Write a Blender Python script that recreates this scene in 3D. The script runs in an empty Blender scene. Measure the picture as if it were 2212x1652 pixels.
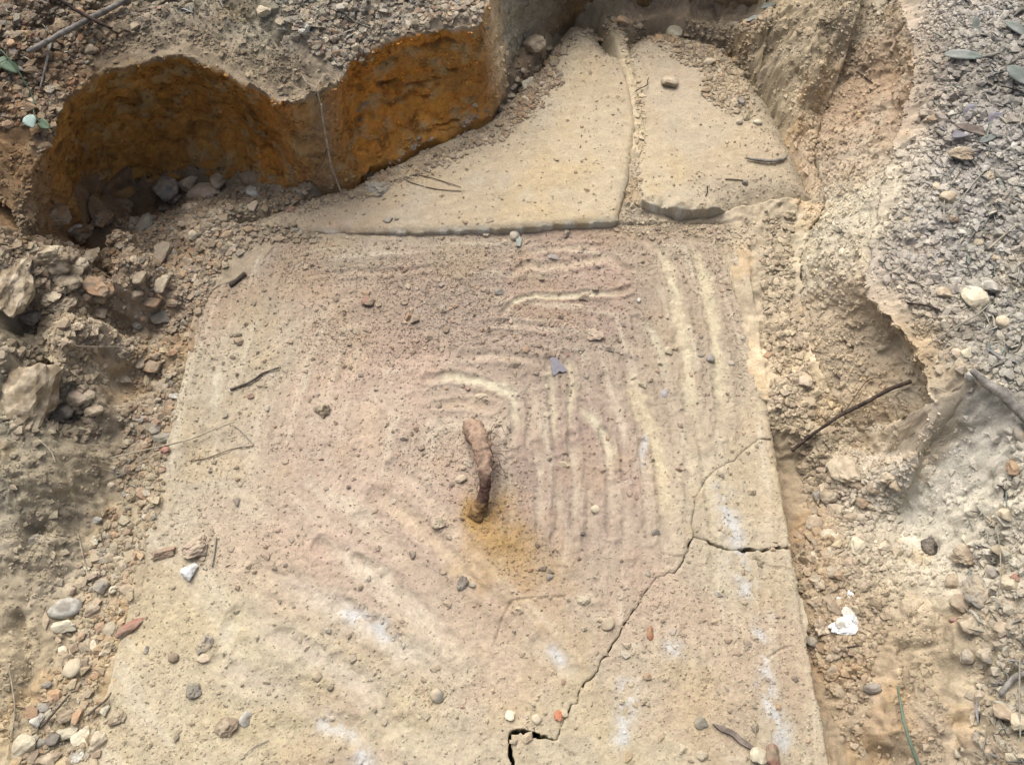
import bpy, math, random, re
import numpy as np
from mathutils import Vector, Matrix, Euler

R = math.radians
scene = bpy.context.scene
COL = scene.collection

# ------------------------------------------------------------------ camera
CAM = np.array([0.0, 0.0, 1.18])
PITCH = R(60.6)                      # degrees below the horizon
FOCAL = 1840.0                       # in units of the 2212 px wide view used for measuring
cam_d = bpy.data.cameras.new('camera')
cam_d.sensor_width = 36.0
cam_d.lens = 36.0 * FOCAL / 2212.0
cam_d.clip_start = 0.02
cam_d.clip_end = 500.0
cam = bpy.data.objects.new('camera', cam_d)
cam.location = CAM
cam.rotation_euler = (R(90) - PITCH, 0, 0)
COL.objects.link(cam)
scene.camera = cam

# ------------------------------------------------------------------ world and sun: bright overcast, light from behind the far bank
SUN_EL, SUN_AZ = R(60), R(-26)       # azimuth measured from +Y (away from the camera), negative = to the left
world = bpy.data.worlds.new('World')
scene.world = world
world.use_nodes = True
nt = world.node_tree
bg = nt.nodes['Background']
sky = nt.nodes.new('ShaderNodeTexSky')
sky.sky_type = 'NISHITA'
sky.sun_disc = False
sky.sun_elevation = SUN_EL
sky.sun_rotation = SUN_AZ
sky.air_density = 0.3
sky.dust_density = 8.0
sky.ozone_density = 0.2
nt.links.new(sky.outputs[0], bg.inputs[0])
bg.inputs[1].default_value = 0.15
sun_d = bpy.data.lights.new('sun', 'SUN')
sun_d.energy = 0.8
sun_d.angle = R(44)
sun_d.color = (1.0, 0.97, 0.93)
sun = bpy.data.objects.new('sun', sun_d)
sun.rotation_euler = (R(90) - SUN_EL, 0, R(180) - SUN_AZ)
sun.rotation_euler = Vector((-math.sin(SUN_AZ) * math.cos(SUN_EL), -math.cos(SUN_AZ) * math.cos(SUN_EL), -math.sin(SUN_EL))).to_track_quat('-Z', 'Y').to_euler()
sun.location = (0, 0, 5)
COL.objects.link(sun)
vs = scene.view_settings
vs.view_transform = 'Standard'
vs.look = 'None'
vs.exposure = 0.74
vs.gamma = 1.0
vs.use_curve_mapping = False
scene.cycles.max_bounces = 6
scene.cycles.diffuse_bounces = 4

# ------------------------------------------------------------------ measuring helpers
_f = np.array([0, math.cos(PITCH), -math.sin(PITCH)])
_u = np.array([0, math.sin(PITCH), math.cos(PITCH)])


def ray(px, py):
    d = _f + np.array([1.0, 0, 0]) * (px - 1106) / FOCAL - _u * (py - 826) / FOCAL
    return d


def at(px, py, z=0.0):
    """the point of the horizontal plane z that was measured at this place of the photograph"""
    d = ray(px, py)
    return CAM + d * ((z - CAM[2]) / d[2])


def ats(pts, z=0.0):
    return np.array([at(p[0], p[1], z)[:2] for p in pts])


# ------------------------------------------------------------------ numpy noise
def _hash(ix, iy, iz, seed):
    h = (ix.astype(np.int64) * 374761393 + iy.astype(np.int64) * 668265263 + iz.astype(np.int64) * 2147483647 + seed * 974634777) & 0xFFFFFFFF
    h = ((h ^ (h >> 13)) * 1274126177) & 0xFFFFFFFF
    h = ((h ^ (h >> 16)) * 2246822519) & 0xFFFFFFFF
    return ((h ^ (h >> 15)) & 0xFFFFFF) / float(0xFFFFFF)


def vnoise2(x, y, seed=0):
    ix = np.floor(x); iy = np.floor(y)
    fx = x - ix; fy = y - iy
    ux = fx * fx * fx * (fx * (fx * 6 - 15) + 10)
    uy = fy * fy * fy * (fy * (fy * 6 - 15) + 10)
    z0 = np.zeros_like(ix)
    a = _hash(ix, iy, z0, seed); b = _hash(ix + 1, iy, z0, seed)
    c = _hash(ix, iy + 1, z0, seed); d = _hash(ix + 1, iy + 1, z0, seed)
    return (a + (b - a) * ux + (c - a) * uy + (a - b - c + d) * ux * uy) * 2 - 1


def fbm2(x, y, freq, octaves=4, seed=0, gain=0.5, lac=2.03):
    out = np.zeros_like(x); amp = 1.0; tot = 0
    for o in range(octaves):
        ca, sa = math.cos(0.6 + o * 1.1), math.sin(0.6 + o * 1.1)
        out += amp * vnoise2((x * ca - y * sa) * freq + 17.3 * o, (x * sa + y * ca) * freq - 9.1 * o, seed + o * 7)
        tot += amp; amp *= gain; freq *= lac
    return out / tot


def vnoise3(x, y, z, seed=0):
    ix = np.floor(x); iy = np.floor(y); iz = np.floor(z)
    fx = x - ix; fy = y - iy; fz = z - iz
    fx = fx * fx * (3 - 2 * fx); fy = fy * fy * (3 - 2 * fy); fz = fz * fz * (3 - 2 * fz)
    r = 0
    for dx in (0, 1):
        for dy in (0, 1):
            for dz in (0, 1):
                w = (fx if dx else 1 - fx) * (fy if dy else 1 - fy) * (fz if dz else 1 - fz)
                r = r + w * _hash(ix + dx, iy + dy, iz + dz, seed)
    return r * 2 - 1


def fbm3(x, y, z, freq, octaves=3, seed=0, gain=0.5):
    out = 0; amp = 1.0; tot = 0
    for o in range(octaves):
        out = out + amp * vnoise3(x * freq + 3.1 * o, y * freq + 7.7 * o, z * freq - 5.3 * o, seed + o * 11)
        tot += amp; amp *= gain; freq *= 2.1
    return out / tot


def lumps(x, y, size, seed=0):
    """rounded clods: 1 at each clod's middle, falling to 0 and below between them; also a random value per clod"""
    xs = x / size; ys = y / size
    ix = np.floor(xs); iy = np.floor(ys)
    best = np.full(x.shape, 9.0); rid = np.zeros_like(x)
    z0 = np.zeros_like(ix)
    for dx in (-1, 0, 1):
        for dy in (-1, 0, 1):
            cx = ix + dx; cy = iy + dy
            rx = cx + 0.1 + 0.8 * _hash(cx, cy, z0, seed); ry = cy + 0.1 + 0.8 * _hash(cx, cy, z0, seed + 1)
            sc = 0.6 + 0.9 * _hash(cx, cy, z0, seed + 2)
            d = ((rx - xs) ** 2 + (ry - ys) ** 2) / sc
            m = d < best
            best = np.where(m, d, best)
            rid = np.where(m, _hash(cx, cy, z0, seed + 3), rid)
    return 1.0 - 1.9 * np.minimum(best, 0.9), rid


def sstep(a, b, x):
    t = np.clip((x - a) / (b - a), 0, 1)
    return t * t * (3 - 2 * t)


def seg_dist(x, y, poly, closed=False, want_s=False):
    """distance to a polyline (and arclength share of the nearest point)"""
    P = np.asarray(poly, float)
    if closed:
        P = np.vstack([P, P[:1]])
    best = np.full(x.shape, 1e9); sb = np.zeros(x.shape)
    L = np.hypot(*(P[1:] - P[:-1]).T); cum = np.concatenate([[0], np.cumsum(L)]); tot = max(cum[-1], 1e-9)
    for i in range(len(P) - 1):
        ax, ay = P[i]; bx, by = P[i + 1]
        vx, vy = bx - ax, by - ay
        l2 = vx * vx + vy * vy + 1e-12
        t = np.clip(((x - ax) * vx + (y - ay) * vy) / l2, 0, 1)
        d = (x - ax - t * vx) ** 2 + (y - ay - t * vy) ** 2
        if want_s:
            m = d < best
            sb = np.where(m, (cum[i] + t * L[i]) / tot, sb)
        best = np.minimum(best, d)
    best = np.sqrt(best)
    return (best, sb) if want_s else best


def near(x, y, poly, pad):
    """flat indices of the points inside the padded bounding box of a polyline"""
    P = np.asarray(poly)
    lo = P.min(0) - pad; hi = P.max(0) + pad
    return np.nonzero((x > lo[0]) & (x < hi[0]) & (y > lo[1]) & (y < hi[1]))[0]


def inside(x, y, poly):
    P = np.asarray(poly, float); n = len(P)
    r = np.zeros(x.shape, bool); j = n - 1
    for i in range(n):
        xi, yi = P[i]; xj, yj = P[j]
        if yi != yj:
            c = ((yi > y) != (yj > y)) & (x < (xj - xi) * (y - yi) / (yj - yi) + xi)
            r ^= c
        j = i
    return r


def smooth_line(pts, n=12):
    P = np.asarray(pts, float)
    if len(P) < 3:
        t = np.linspace(0, 1, n)[:, None]
        return P[0] * (1 - t) + P[-1] * t
    Q = np.vstack([2 * P[0] - P[1], P, 2 * P[-1] - P[-2]])
    out = []
    for i in range(1, len(Q) - 2):
        p0, p1, p2, p3 = Q[i - 1], Q[i], Q[i + 1], Q[i + 2]
        for k in range(n):
            t = k / n
            out.append(0.5 * ((2 * p1) + (-p0 + p2) * t + (2 * p0 - 5 * p1 + 4 * p2 - p3) * t * t + (-p0 + 3 * p1 - 3 * p2 + p3) * t ** 3))
    out.append(P[-1])
    return np.array(out)


# ------------------------------------------------------------------ colour helpers
ALB = 0.66


def lin(c):
    c = np.asarray(c, float) / 255.0
    return np.where(c <= 0.04045, c / 12.92, ((c + 0.055) / 1.055) ** 2.4)


def alb(c, k=ALB, sat=0.66):
    c = lin(c)
    y_ = (c @ np.array([0.2126, 0.7152, 0.0722]))[..., None]
    return np.clip((y_ + (c - y_) * sat) * np.array([0.945, 1.04, 1.06]), 0.004, 0.92) * k


# ------------------------------------------------------------------ mesh helpers
def mesh_from(name, V, F, mat=None, cols=None, smooth=True):
    """V n x 3, F m x 3 or m x 4 (or a list of such arrays)"""
    Fs = F if isinstance(F, list) else [F]
    Fs = [np.asarray(f, np.int32) for f in Fs if len(f)]
    me = bpy.data.meshes.new(name)
    V = np.asarray(V, np.float32)
    me.vertices.add(len(V)); me.vertices.foreach_set('co', V.ravel())
    loops = np.concatenate([f.ravel() for f in Fs])
    starts = []; s = 0
    for f in Fs:
        k = f.shape[1]
        starts.append(s + np.arange(len(f)) * k); s += f.size
    starts = np.concatenate(starts).astype(np.int32)
    me.loops.add(len(loops)); me.loops.foreach_set('vertex_index', loops)
    me.polygons.add(len(starts)); me.polygons.foreach_set('loop_start', starts)
    me.polygons.foreach_set('use_smooth', np.full(len(starts), smooth, bool))
    if cols is not None:
        ca = me.color_attributes.new('Col', 'FLOAT_COLOR', 'POINT')
        rgba = np.ones((len(V), 4), np.float32); rgba[:, :3] = cols
        ca.data.foreach_set('color', rgba.ravel())
    me.update(calc_edges=True)
    if mat:
        me.materials.append(mat)
    return me


def link(name, me, parent=None):
    o = bpy.data.objects.new(name, me)
    COL.objects.link(o)
    if parent is not None:
        o.parent = parent
    return o


def tag(o, label=None, cat=None, group=None, kind=None):
    if label: o['label'] = label
    if cat: o['category'] = cat
    if group: o['group'] = group
    if kind: o['kind'] = kind
    return o


def compact(V, F, C=None):
    F = np.asarray(F)
    used = np.unique(F)
    mp = np.full(len(V), -1, np.int64); mp[used] = np.arange(len(used))
    return V[used], mp[F], (None if C is None else C[used])


# ------------------------------------------------------------------ materials
def soil_material(name, fine=0.5, rough=0.95, spec=0.12):
    m = bpy.data.materials.new(name); m.use_nodes = True
    t = m.node_tree; b = t.nodes['Principled BSDF']
    at_ = t.nodes.new('ShaderNodeAttribute'); at_.attribute_name = 'Col'
    tc = t.nodes.new('ShaderNodeTexCoord')
    n1 = t.nodes.new('ShaderNodeTexNoise'); n1.inputs['Scale'].default_value = 330; n1.inputs['Detail'].default_value = 3; n1.inputs['Roughness'].default_value = 0.65
    n2 = t.nodes.new('ShaderNodeTexNoise'); n2.inputs['Scale'].default_value = 60; n2.inputs['Detail'].default_value = 4
    n3 = t.nodes.new('ShaderNodeTexNoise'); n3.inputs['Scale'].default_value = 150; n3.inputs['Detail'].default_value = 2
    for n in (n1, n2, n3):
        t.links.new(tc.outputs['Object'], n.inputs['Vector'])
    r1 = t.nodes.new('ShaderNodeMapRange'); r1.inputs[1].default_value = 0.25; r1.inputs[2].default_value = 0.75; r1.inputs[3].default_value = 0.82; r1.inputs[4].default_value = 1.17
    t.links.new(n1.outputs['Fac'], r1.inputs[0])
    r2 = t.nodes.new('ShaderNodeMapRange'); r2.inputs[1].default_value = 0.3; r2.inputs[2].default_value = 0.7; r2.inputs[3].default_value = 0.92; r2.inputs[4].default_value = 1.08
    t.links.new(n2.outputs['Fac'], r2.inputs[0])
    mu = t.nodes.new('ShaderNodeMath'); mu.operation = 'MULTIPLY'
    t.links.new(r1.outputs[0], mu.inputs[0]); t.links.new(r2.outputs[0], mu.inputs[1])
    vm = t.nodes.new('ShaderNodeVectorMath'); vm.operation = 'SCALE'
    t.links.new(at_.outputs['Color'], vm.inputs[0]); t.links.new(mu.outputs[0], vm.inputs['Scale'])
    hs = t.nodes.new('ShaderNodeHueSaturation')
    r3 = t.nodes.new('ShaderNodeMapRange'); r3.inputs[1].default_value = 0.3; r3.inputs[2].default_value = 0.7; r3.inputs[3].default_value = 0.488; r3.inputs[4].default_value = 0.512
    t.links.new(n3.outputs['Fac'], r3.inputs[0]); t.links.new(r3.outputs[0], hs.inputs['Hue'])
    t.links.new(vm.outputs[0], hs.inputs['Color'])
    t.links.new(hs.outputs[0], b.inputs['Base Color'])
    b.inputs['Roughness'].default_value = rough
    b.inputs['Specular IOR Level'].default_value = spec
    bp = t.nodes.new('ShaderNodeBump'); bp.inputs['Strength'].default_value = fine; bp.inputs['Distance'].default_value = 0.0022
    ad = t.nodes.new('ShaderNodeMath'); ad.operation = 'ADD'
    t.links.new(n1.outputs['Fac'], ad.inputs[0]); t.links.new(n3.outputs['Fac'], ad.inputs[1])
    t.links.new(ad.outputs[0], bp.inputs['Height']); t.links.new(bp.outputs[0], b.inputs['Normal'])
    return m


def plain_material(name, c, var=0.2, scale=90.0, bump=0.4, rough=0.9, k=ALB, spec=0.15, stretch=None, c2=None, rnd=0.16):
    """solid material with mottling, relief and a little variation between objects"""
    m = bpy.data.materials.new(name); m.use_nodes = True
    t = m.node_tree; b = t.nodes['Principled BSDF']
    tc = t.nodes.new('ShaderNodeTexCoord')
    src = tc.outputs['Object']
    geo = t.nodes.new('ShaderNodeNewGeometry')
    n1 = t.nodes.new('ShaderNodeTexNoise'); n1.inputs['Scale'].default_value = scale; n1.inputs['Detail'].default_value = 5; n1.inputs['Roughness'].default_value = 0.6
    vec = geo.outputs['Position']
    if stretch:
        mp = t.nodes.new('ShaderNodeMapping'); mp.inputs['Scale'].default_value = stretch
        t.links.new(src, mp.inputs['Vector']); vec = mp.outputs[0]
    t.links.new(vec, n1.inputs['Vector'])
    oi = t.nodes.new('ShaderNodeObjectInfo')
    rr = t.nodes.new('ShaderNodeMapRange'); rr.inputs[3].default_value = 1 - rnd; rr.inputs[4].default_value = 1 + rnd
    t.links.new(oi.outputs['Random'], rr.inputs[0])
    mr = t.nodes.new('ShaderNodeMapRange'); mr.inputs[1].default_value = 0.3; mr.inputs[2].default_value = 0.7; mr.inputs[3].default_value = 1 - var; mr.inputs[4].default_value = 1 + var
    t.links.new(n1.outputs['Fac'], mr.inputs[0])
    mu = t.nodes.new('ShaderNodeMath'); mu.operation = 'MULTIPLY'
    t.links.new(rr.outputs[0], mu.inputs[0]); t.links.new(mr.outputs[0], mu.inputs[1])
    mix = t.nodes.new('ShaderNodeMix'); mix.data_type = 'RGBA'
    mix.inputs[6].default_value = (*alb(c, k), 1); mix.inputs[7].default_value = (*alb(c2 if c2 is not None else c, k), 1)
    n2 = t.nodes.new('ShaderNodeTexNoise'); n2.inputs['Scale'].default_value = scale * 0.4; n2.inputs['Detail'].default_value = 3
    t.links.new(vec, n2.inputs['Vector'])
    m2 = t.nodes.new('ShaderNodeMapRange'); m2.inputs[1].default_value = 0.42; m2.inputs[2].default_value = 0.6
    t.links.new(n2.outputs['Fac'], m2.inputs[0]); t.links.new(m2.outputs[0], mix.inputs[0])
    vm = t.nodes.new('ShaderNodeVectorMath'); vm.operation = 'SCALE'
    t.links.new(mix.outputs[2], vm.inputs[0]); t.links.new(mu.outputs[0], vm.inputs['Scale'])
    t.links.new(vm.outputs[0], b.inputs['Base Color'])
    b.inputs['Roughness'].default_value = rough; b.inputs['Specular IOR Level'].default_value = spec
    bp = t.nodes.new('ShaderNodeBump'); bp.inputs['Strength'].default_value = bump; bp.inputs['Distance'].default_value = 0.003
    t.links.new(n1.outputs['Fac'], bp.inputs['Height']); t.links.new(bp.outputs[0], b.inputs['Normal'])
    return m


SOIL = soil_material('soil', 0.55)
CLAY = soil_material('wet_clay', 0.6, rough=0.8, spec=0.2)
CONC = soil_material('dusty_concrete', 0.45)

# ------------------------------------------------------------------ the lie of the land: measured places (column, row, height in metres)
ST = [  # lip (col,row,z), foot (col,row,z), undercut depth, clay colour weight, face colour
    (( 20,455,.185),( 40,520,.165), .0, .1, (150,125,92)),
    (( 60,385,.21),(100,500,.12), .0, .35, (140,108,70)),
    (( 95,330,.225),(150,472,.06), .010, .7, (130,95,55)),
    ((110,300,.235),(190,490,.03), .020, 1., (120,84,36)),
    ((160,205,.25),(255,425,.00), .035, 1., (118,80,30)),
    ((230,152,.25),(310,397,-.002), .045, 1., (122,84,30)),
    ((330,127,.25),(380,382,-.002), .050, 1., (125,86,32)),
    ((400,113,.25),(450,377,-.002), .050, 1., (122,82,30)),
    ((470,140,.24),(510,382,-.002), .045, 1., (126,84,28)),
    ((560,195,.22),(590,396,.0), .030, 1., (134,86,24)),
    ((622,235,.195),(645,404,.002), .012, .9, (140,96,44)),
    ((680,200,.2),(718,414,.004), .0, .45, (150,120,82)),
    ((728,185,.2),(752,402,.008), .008, .8, (140,96,42)),
    ((765,112,.2),(785,368,.012), .022, 1., (150,98,30)),
    ((830,87,.2),(855,335,.016), .024, 1., (146,94,26)),
    ((930,70,.2),(960,292,.024), .020, 1., (140,92,28)),
    ((1035,60,.2),(1062,250,.03), .012, 1., (132,88,36)),
    ((1064,0,.2),(1086,205,.032), .0, .3, (205,170,120)),
    ((1085,-70,.2),(1105,140,.032), .0, .0, (190,175,140)),
    ((1130,-95,.2),(1140,102,.032), .0, .0, (170,152,122)),
    ((1190,-120,.2),(1190,72,.03), .004, .0, (150,132,102)),
    ((1250,-150,.2),(1240,24,.03), .010, .4, (110,84,50)),
    ((1400,-160,.2),(1400,12,.03), .010, .4, (118,90,52)),
    ((1560,-120,.18),(1555,14,.035), .008, .3, (150,120,80)),
    ((1640,-80,.16),(1640,25,.05), .0, .0, (165,135,98)),
]
_lp = np.array([at(*q[0]) for q in ST]); _ft = np.array([at(*q[1]) for q in ST])
_tg = np.gradient(_lp[:, :2], axis=0); _tg = np.array([_tg[max(0, i - 1):i + 2].mean(0) for i in range(len(_tg))])
_on = np.stack([-_tg[:, 1], _tg[:, 0]], 1); _on /= np.linalg.norm(_on, axis=1)[:, None]
HP = [
    # gutter left of the lid, and its soil running up to the lid edge
    (300,480,0),(270,560,-.008),(275,640,-.01),(275,720,-.012),(265,830,-.012),(250,950,-.012),(235,1050,-.012),(200,1130,-.01),
    (150,1230,-.005),(120,1330,0),(100,1450,0),(60,1560,0),(0,1640,.0),(-60,1500,.03),
    (330,560,-.004),(330,700,-.012),(310,850,-.014),(300,1000,-.015),(270,1150,-.012),(200,1350,-.008),(160,1500,-.008),(130,1640,-.008),
    (420,520,.010),(470,500,.014),(520,485,.015),(400,580,.002),(375,760,-.008),(350,960,-.012),(320,1150,-.012),(280,1300,-.011),(235,1450,-.009),(195,1620,-.009),
    (500,450,.012),(600,440,.010),(740,430,.018),(420,440,.004),
    # left bank
    (240,480,.10),(235,560,.09),(232,620,.085),(222,700,.075),(205,760,.075),(205,850,.05),(205,900,.035),(180,1000,.032),(120,1100,.035),(60,1180,.045),(0,1260,.03),
    (215,1000,.012),(190,1070,.015),(110,1190,.02),(50,1300,.02),(20,1400,.02),(0,1500,.02),
    (130,830,.03),(140,890,.025),(180,880,.03),(150,930,.03),
    (92,800,.11),(92,900,.09),(60,960,.08),(0,760,.14),(0,900,.11),(40,1050,.075),(0,1100,.065),(90,1010,.075),
    (50,560,.15),(0,600,.16),(110,540,.12),(60,690,.085),(130,690,.085),(170,640,.085),(170,570,.09),(120,740,.11),(20,700,.10),
    (0,300,.24),(60,280,.24),(30,420,.20),(80,480,.16),(0,500,.18),(110,420,.16),
    (-120,300,.25),(-150,600,.19),(-150,900,.16),(-150,1200,.07),(-200,1500,.06),
    # bank above the two dark faces
    (300,50,.275),(100,100,.27),(200,100,.265),(480,60,.26),(520,130,.235),(600,130,.225),(0,0,.3),(300,-20,.29),(600,-10,.28),(700,60,.25),
    (800,20,.25),(900,0,.25),(1000,-60,.24),(700,-100,.29),(300,-130,.3),(0,-120,.31),(640,60,.27),
    (1400,-260,.22),(1100,-250,.22),
    # soil round the far slab
    (830,385,.034),(950,320,.040),(1080,262,.044),(1130,200,.046),(1180,150,.038),(1230,60,.042),(1200,100,.04),(660,425,.022),(1000,420,.012),(1250,300,.012),
    (1365,440,.009),(1385,270,.015),(1360,150,.02),(1340,80,.028),(1500,250,.012),(1420,350,.012),
    (1560,200,.031),(1600,260,.034),(1650,330,.030),(1700,420,.030),(1680,370,.02),(1500,90,.034),(1400,45,.034),(1480,40,.035),(1560,60,.04),(1600,120,.04),(1600,180,.036),
    (1500,492,.0),(1600,480,.006),(1350,470,.005),(1660,480,.008),(1700,540,.006),(1640,560,.004),(1680,700,.003),(1695,850,.002),(1660,800,.001),
    # right bank, upper hollow
    (1640,40,.09),(1660,110,.075),(1665,190,.06),(1650,250,.035),(1700,220,.065),(1690,280,.045),(1700,20,.14),(1740,80,.14),(1760,120,.125),(1800,60,.155),(1800,130,.13),(1790,165,.085),
    (1640,330,.012),(1740,345,.016),(1790,390,.022),(1800,300,.038),(1780,220,.05),(1850,300,.075),(1850,220,.075),(1860,150,.115),(1900,250,.125),(1860,360,.055),
    (1940,60,.2),(1965,160,.2),(1955,260,.19),(1925,340,.17),(1905,400,.155),(1893,480,.145),(1868,560,.135),(1855,600,.13),(1905,660,.135),(1962,720,.14),(2005,800,.135),(2025,880,.13),(2015,960,.12),
    (1850,430,.085),(1815,490,.065),(1780,560,.05),(1800,440,.05),(1760,520,.025),(1740,440,.013),
    (1720,480,.006),(1715,560,.003),(1725,640,.002),(1735,720,.0),(1762,800,-.003),(1800,870,-.006),(1870,930,-.01),(1930,990,-.012),(1955,1060,-.01),(1975,1120,0),
    (1800,640,.05),(1850,750,.052),(1905,840,.055),(1950,930,.05),(1985,1000,.035),(1800,720,.03),(1830,800,.025),
    # right ground
    (2100,0,.25),(2212,0,.27),(2100,200,.24),(2212,300,.25),(2000,100,.22),(2020,250,.205),(2000,350,.19),(2050,500,.185),(2212,500,.22),(1950,560,.155),(2000,640,.16),(2212,700,.2),(2100,750,.165),(2212,900,.18),
    (2120,890,.15),(2160,960,.15),(2060,880,.135),(2140,1080,.12),(2080,1100,.085),(2030,1140,.045),(2020,1000,.095),(2212,1100,.155),(2170,1150,.12),(2212,1300,.135),(2080,1200,.06),(2050,1300,.065),(2150,1400,.10),(2212,1500,.115),
    (2050,1430,.055),(2100,1550,.075),(2212,1650,.11),(1990,1220,.025),(1960,1300,.022),(1900,1250,0),(1900,1400,.008),(1950,1450,.025),(1990,1480,.04),(1950,1550,.025),(2050,1600,.055),(1900,1600,-.005),(1850,1650,-.025),
    (2400,200,.27),(2400,600,.23),(2400,1000,.19),(2400,1400,.15),(1900,-100,.2),(2200,-150,.27),
    # trench along the lid's right side
    (1690,950,-.03),(1706,1000,-.058),(1714,1100,-.058),(1730,1180,-.036),(1750,1260,-.032),(1775,1350,-.032),(1795,1430,-.038),(1828,1530,-.042),(1856,1640,-.05),(1780,1000,-.028),(1830,1050,-.022),(1900,1130,-.014),(1850,1200,-.012),(1830,1300,-.016),(1860,1400,-.012),(1740,960,-.02),(1740,900,-.006),
    (1106,1900,-.05),(300,1900,0),(1900,1900,-.02),(2400,1900,.12),(-100,1900,.04),
]
_C = np.array([at(*p) for p in HP])
_ex = [(q[0], q[1], max(q[2], .0)) for q in _ft] + [(q[0] + n[0] * .08, q[1] + n[1] * .08, q[2] + .005) for q, n in zip(_lp, _on)]
_ex = np.array(_ex)
_keep = np.ones(len(_C), bool)
for _q, _z in zip(_lp, _ft):      # nothing else may speak for the strip between foot and lip
    _keep &= ~((np.hypot(_C[:, 0] - _q[0], _C[:, 1] - _q[1]) < .05) & (_C[:, 2] > .1))
_C = np.vstack([_C[_keep], _ex])
_c2 = 0.022 ** 2
_A = np.sqrt(((_C[:, None, :2] - _C[None, :, :2]) ** 2).sum(-1) + _c2)
_n = len(_C)
_M = np.zeros((_n + 1, _n + 1)); _M[:_n, :_n] = _A + np.eye(_n) * -2e-3; _M[:_n, _n] = 1; _M[_n, :_n] = 1
_W = np.linalg.solve(_M, np.concatenate([_C[:, 2], [0]]))


def base_height(x, y):
    out = np.full(x.shape, _W[_n])
    for i in range(_n):
        out += _W[i] * np.sqrt((x - _C[i, 0]) ** 2 + (y - _C[i, 1]) ** 2 + _c2)
    r = np.maximum(np.maximum(np.abs(x) - 1.05, y - 1.75), -0.12 - y)
    k = sstep(0.0, 0.5, r)
    return out * (1 - k) + 0.2 * k


def blend(table_xy, vals, x, y, sig):
    num = np.zeros(x.shape + vals.shape[1:]); den = np.full(x.shape, 1e-12)
    for (cx, cy), v in zip(table_xy, vals):
        d2 = (x - cx) ** 2 + (y - cy) ** 2
        w = np.exp(-d2 / (2 * sig * sig)) + 1e-5 / (d2 + 0.02)
        den += w
        num += w[..., None] * v if vals.ndim > 1 else w * v
    return num / (den[..., None] if vals.ndim > 1 else den)


# how cloddy the soil is (metres of relief), measured the same way
CP = [(100,60,.009),(450,80,.005),(590,170,.004),(750,40,.010),(950,20,.010),(50,400,.006),(80,470,.006),(50,580,.010),(170,620,.013),(60,690,.013),(250,760,.002),(230,620,.008),(100,740,.010),
      (50,850,.013),(150,900,.012),(60,1000,.011),(130,1050,.008),(50,1150,.008),(40,1300,.005),(40,1450,.005),(150,1300,.005),(120,1500,.006),(290,520,.009),(310,650,.008),(300,900,.006),(270,1100,.005),
      (500,430,.003),(800,400,.003),(1000,300,.003),(1140,180,.010),(1230,60,.006),(1380,150,.002),(1560,200,.006),(1620,120,.008),(1640,60,.010),(1700,60,.009),(1780,130,.012),(1850,60,.008),(1850,250,.006),(1780,330,.006),(1900,180,.006),
      (1720,420,.005),(1640,520,.005),(1800,500,.008),(1760,600,.006),(1820,650,.012),(1900,750,.009),(1850,850,.007),(1950,950,.007),(2050,150,.009),(2150,300,.010),(2000,450,.010),(2100,550,.010),(2000,620,.006),
      (2150,750,.011),(2100,830,.010),(2090,960,.005),(2080,1080,.005),(2190,1000,.012),(2000,1180,.007),(1740,1050,.006),(1830,1080,.010),(1800,1180,.008),(1850,1250,.006),(1960,1350,.008),(2100,1280,.012),(2180,1300,.012),
      (2120,1450,.010),(1990,1480,.008),(2180,1550,.009),(1800,1450,.010),(1860,1550,.008),(1840,1640,.010),(2000,1600,.008)]


def world_table(tab, nv):
    xy, vals = [], []
    for row in tab:
        z = 0.05
        p = at(row[0], row[1], z)
        for _ in range(5):
            z = float(base_height(np.array([p[0]]), np.array([p[1]]))[0]); p = at(row[0], row[1], min(z, 0.3))
        xy.append(p[:2]); vals.append(row[2] if nv == 1 else row[2:2 + nv])
    return np.array(xy), np.array(vals, float)


CP_xy, CP_v = world_table(CP, 1)


def clod_relief(x, y):
    a = blend(CP_xy, CP_v, x, y, 0.045)
    wx = x + 0.006 * fbm2(x, y, 60, 2, 91); wy = y + 0.006 * fbm2(x, y, 60, 2, 92)
    l1, r1 = lumps(wx, wy, 0.030, 11)
    l2, r2 = lumps(wx, wy, 0.013, 23)
    patch = 0.45 + 0.55 * sstep(-0.35, 0.3, fbm2(x, y, 14, 3, 5))
    h = a * patch * (0.55 * np.maximum(l1, -0.5) * (0.3 + r1) + 0.45 * np.maximum(l2, -0.6) * (0.3 + r2))
    h += (0.0035 + 0.6 * a) * fbm2(x, y, 22, 5, 31, 0.58)
    rg_ = 1 - np.abs(fbm2(x, y, 34, 3, 33)) * 2.4
    h += (0.0016 + 0.25 * a) * np.clip(rg_, -1, 1)
    h += 0.0024 * fbm2(x, y, 130, 2, 77)
    return h, a, r1, r2


# ------------------------------------------------------------------ plan outlines of the concrete
LID = np.array([(-0.537, -0.2), (-0.535, 0.2), (-0.527, 0.6), (-0.53, 0.972), (0.41, 0.992), (0.402, 0.6), (0.402, 0.3), (0.412, -0.2)])
SLAB_L = ats([(470,484),(700,494),(900,496),(1120,490),(1230,484),(1334,478),(1356,400),(1376,270),(1362,180),(1330,92),(1300,40),(1220,25),(1150,130),(1045,225),(890,292),(750,365),(590,418),(490,455)], 0.018)
SLAB_R = ats([(1382,440),(1420,452),(1470,462),(1530,460),(1600,446),(1780,430),(1740,320),(1680,205),(1580,85),(1430,40),(1340,70),(1371,180),(1391,270),(1375,370)], 0.02)

LW = dict(l0=np.array([0]))
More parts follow.
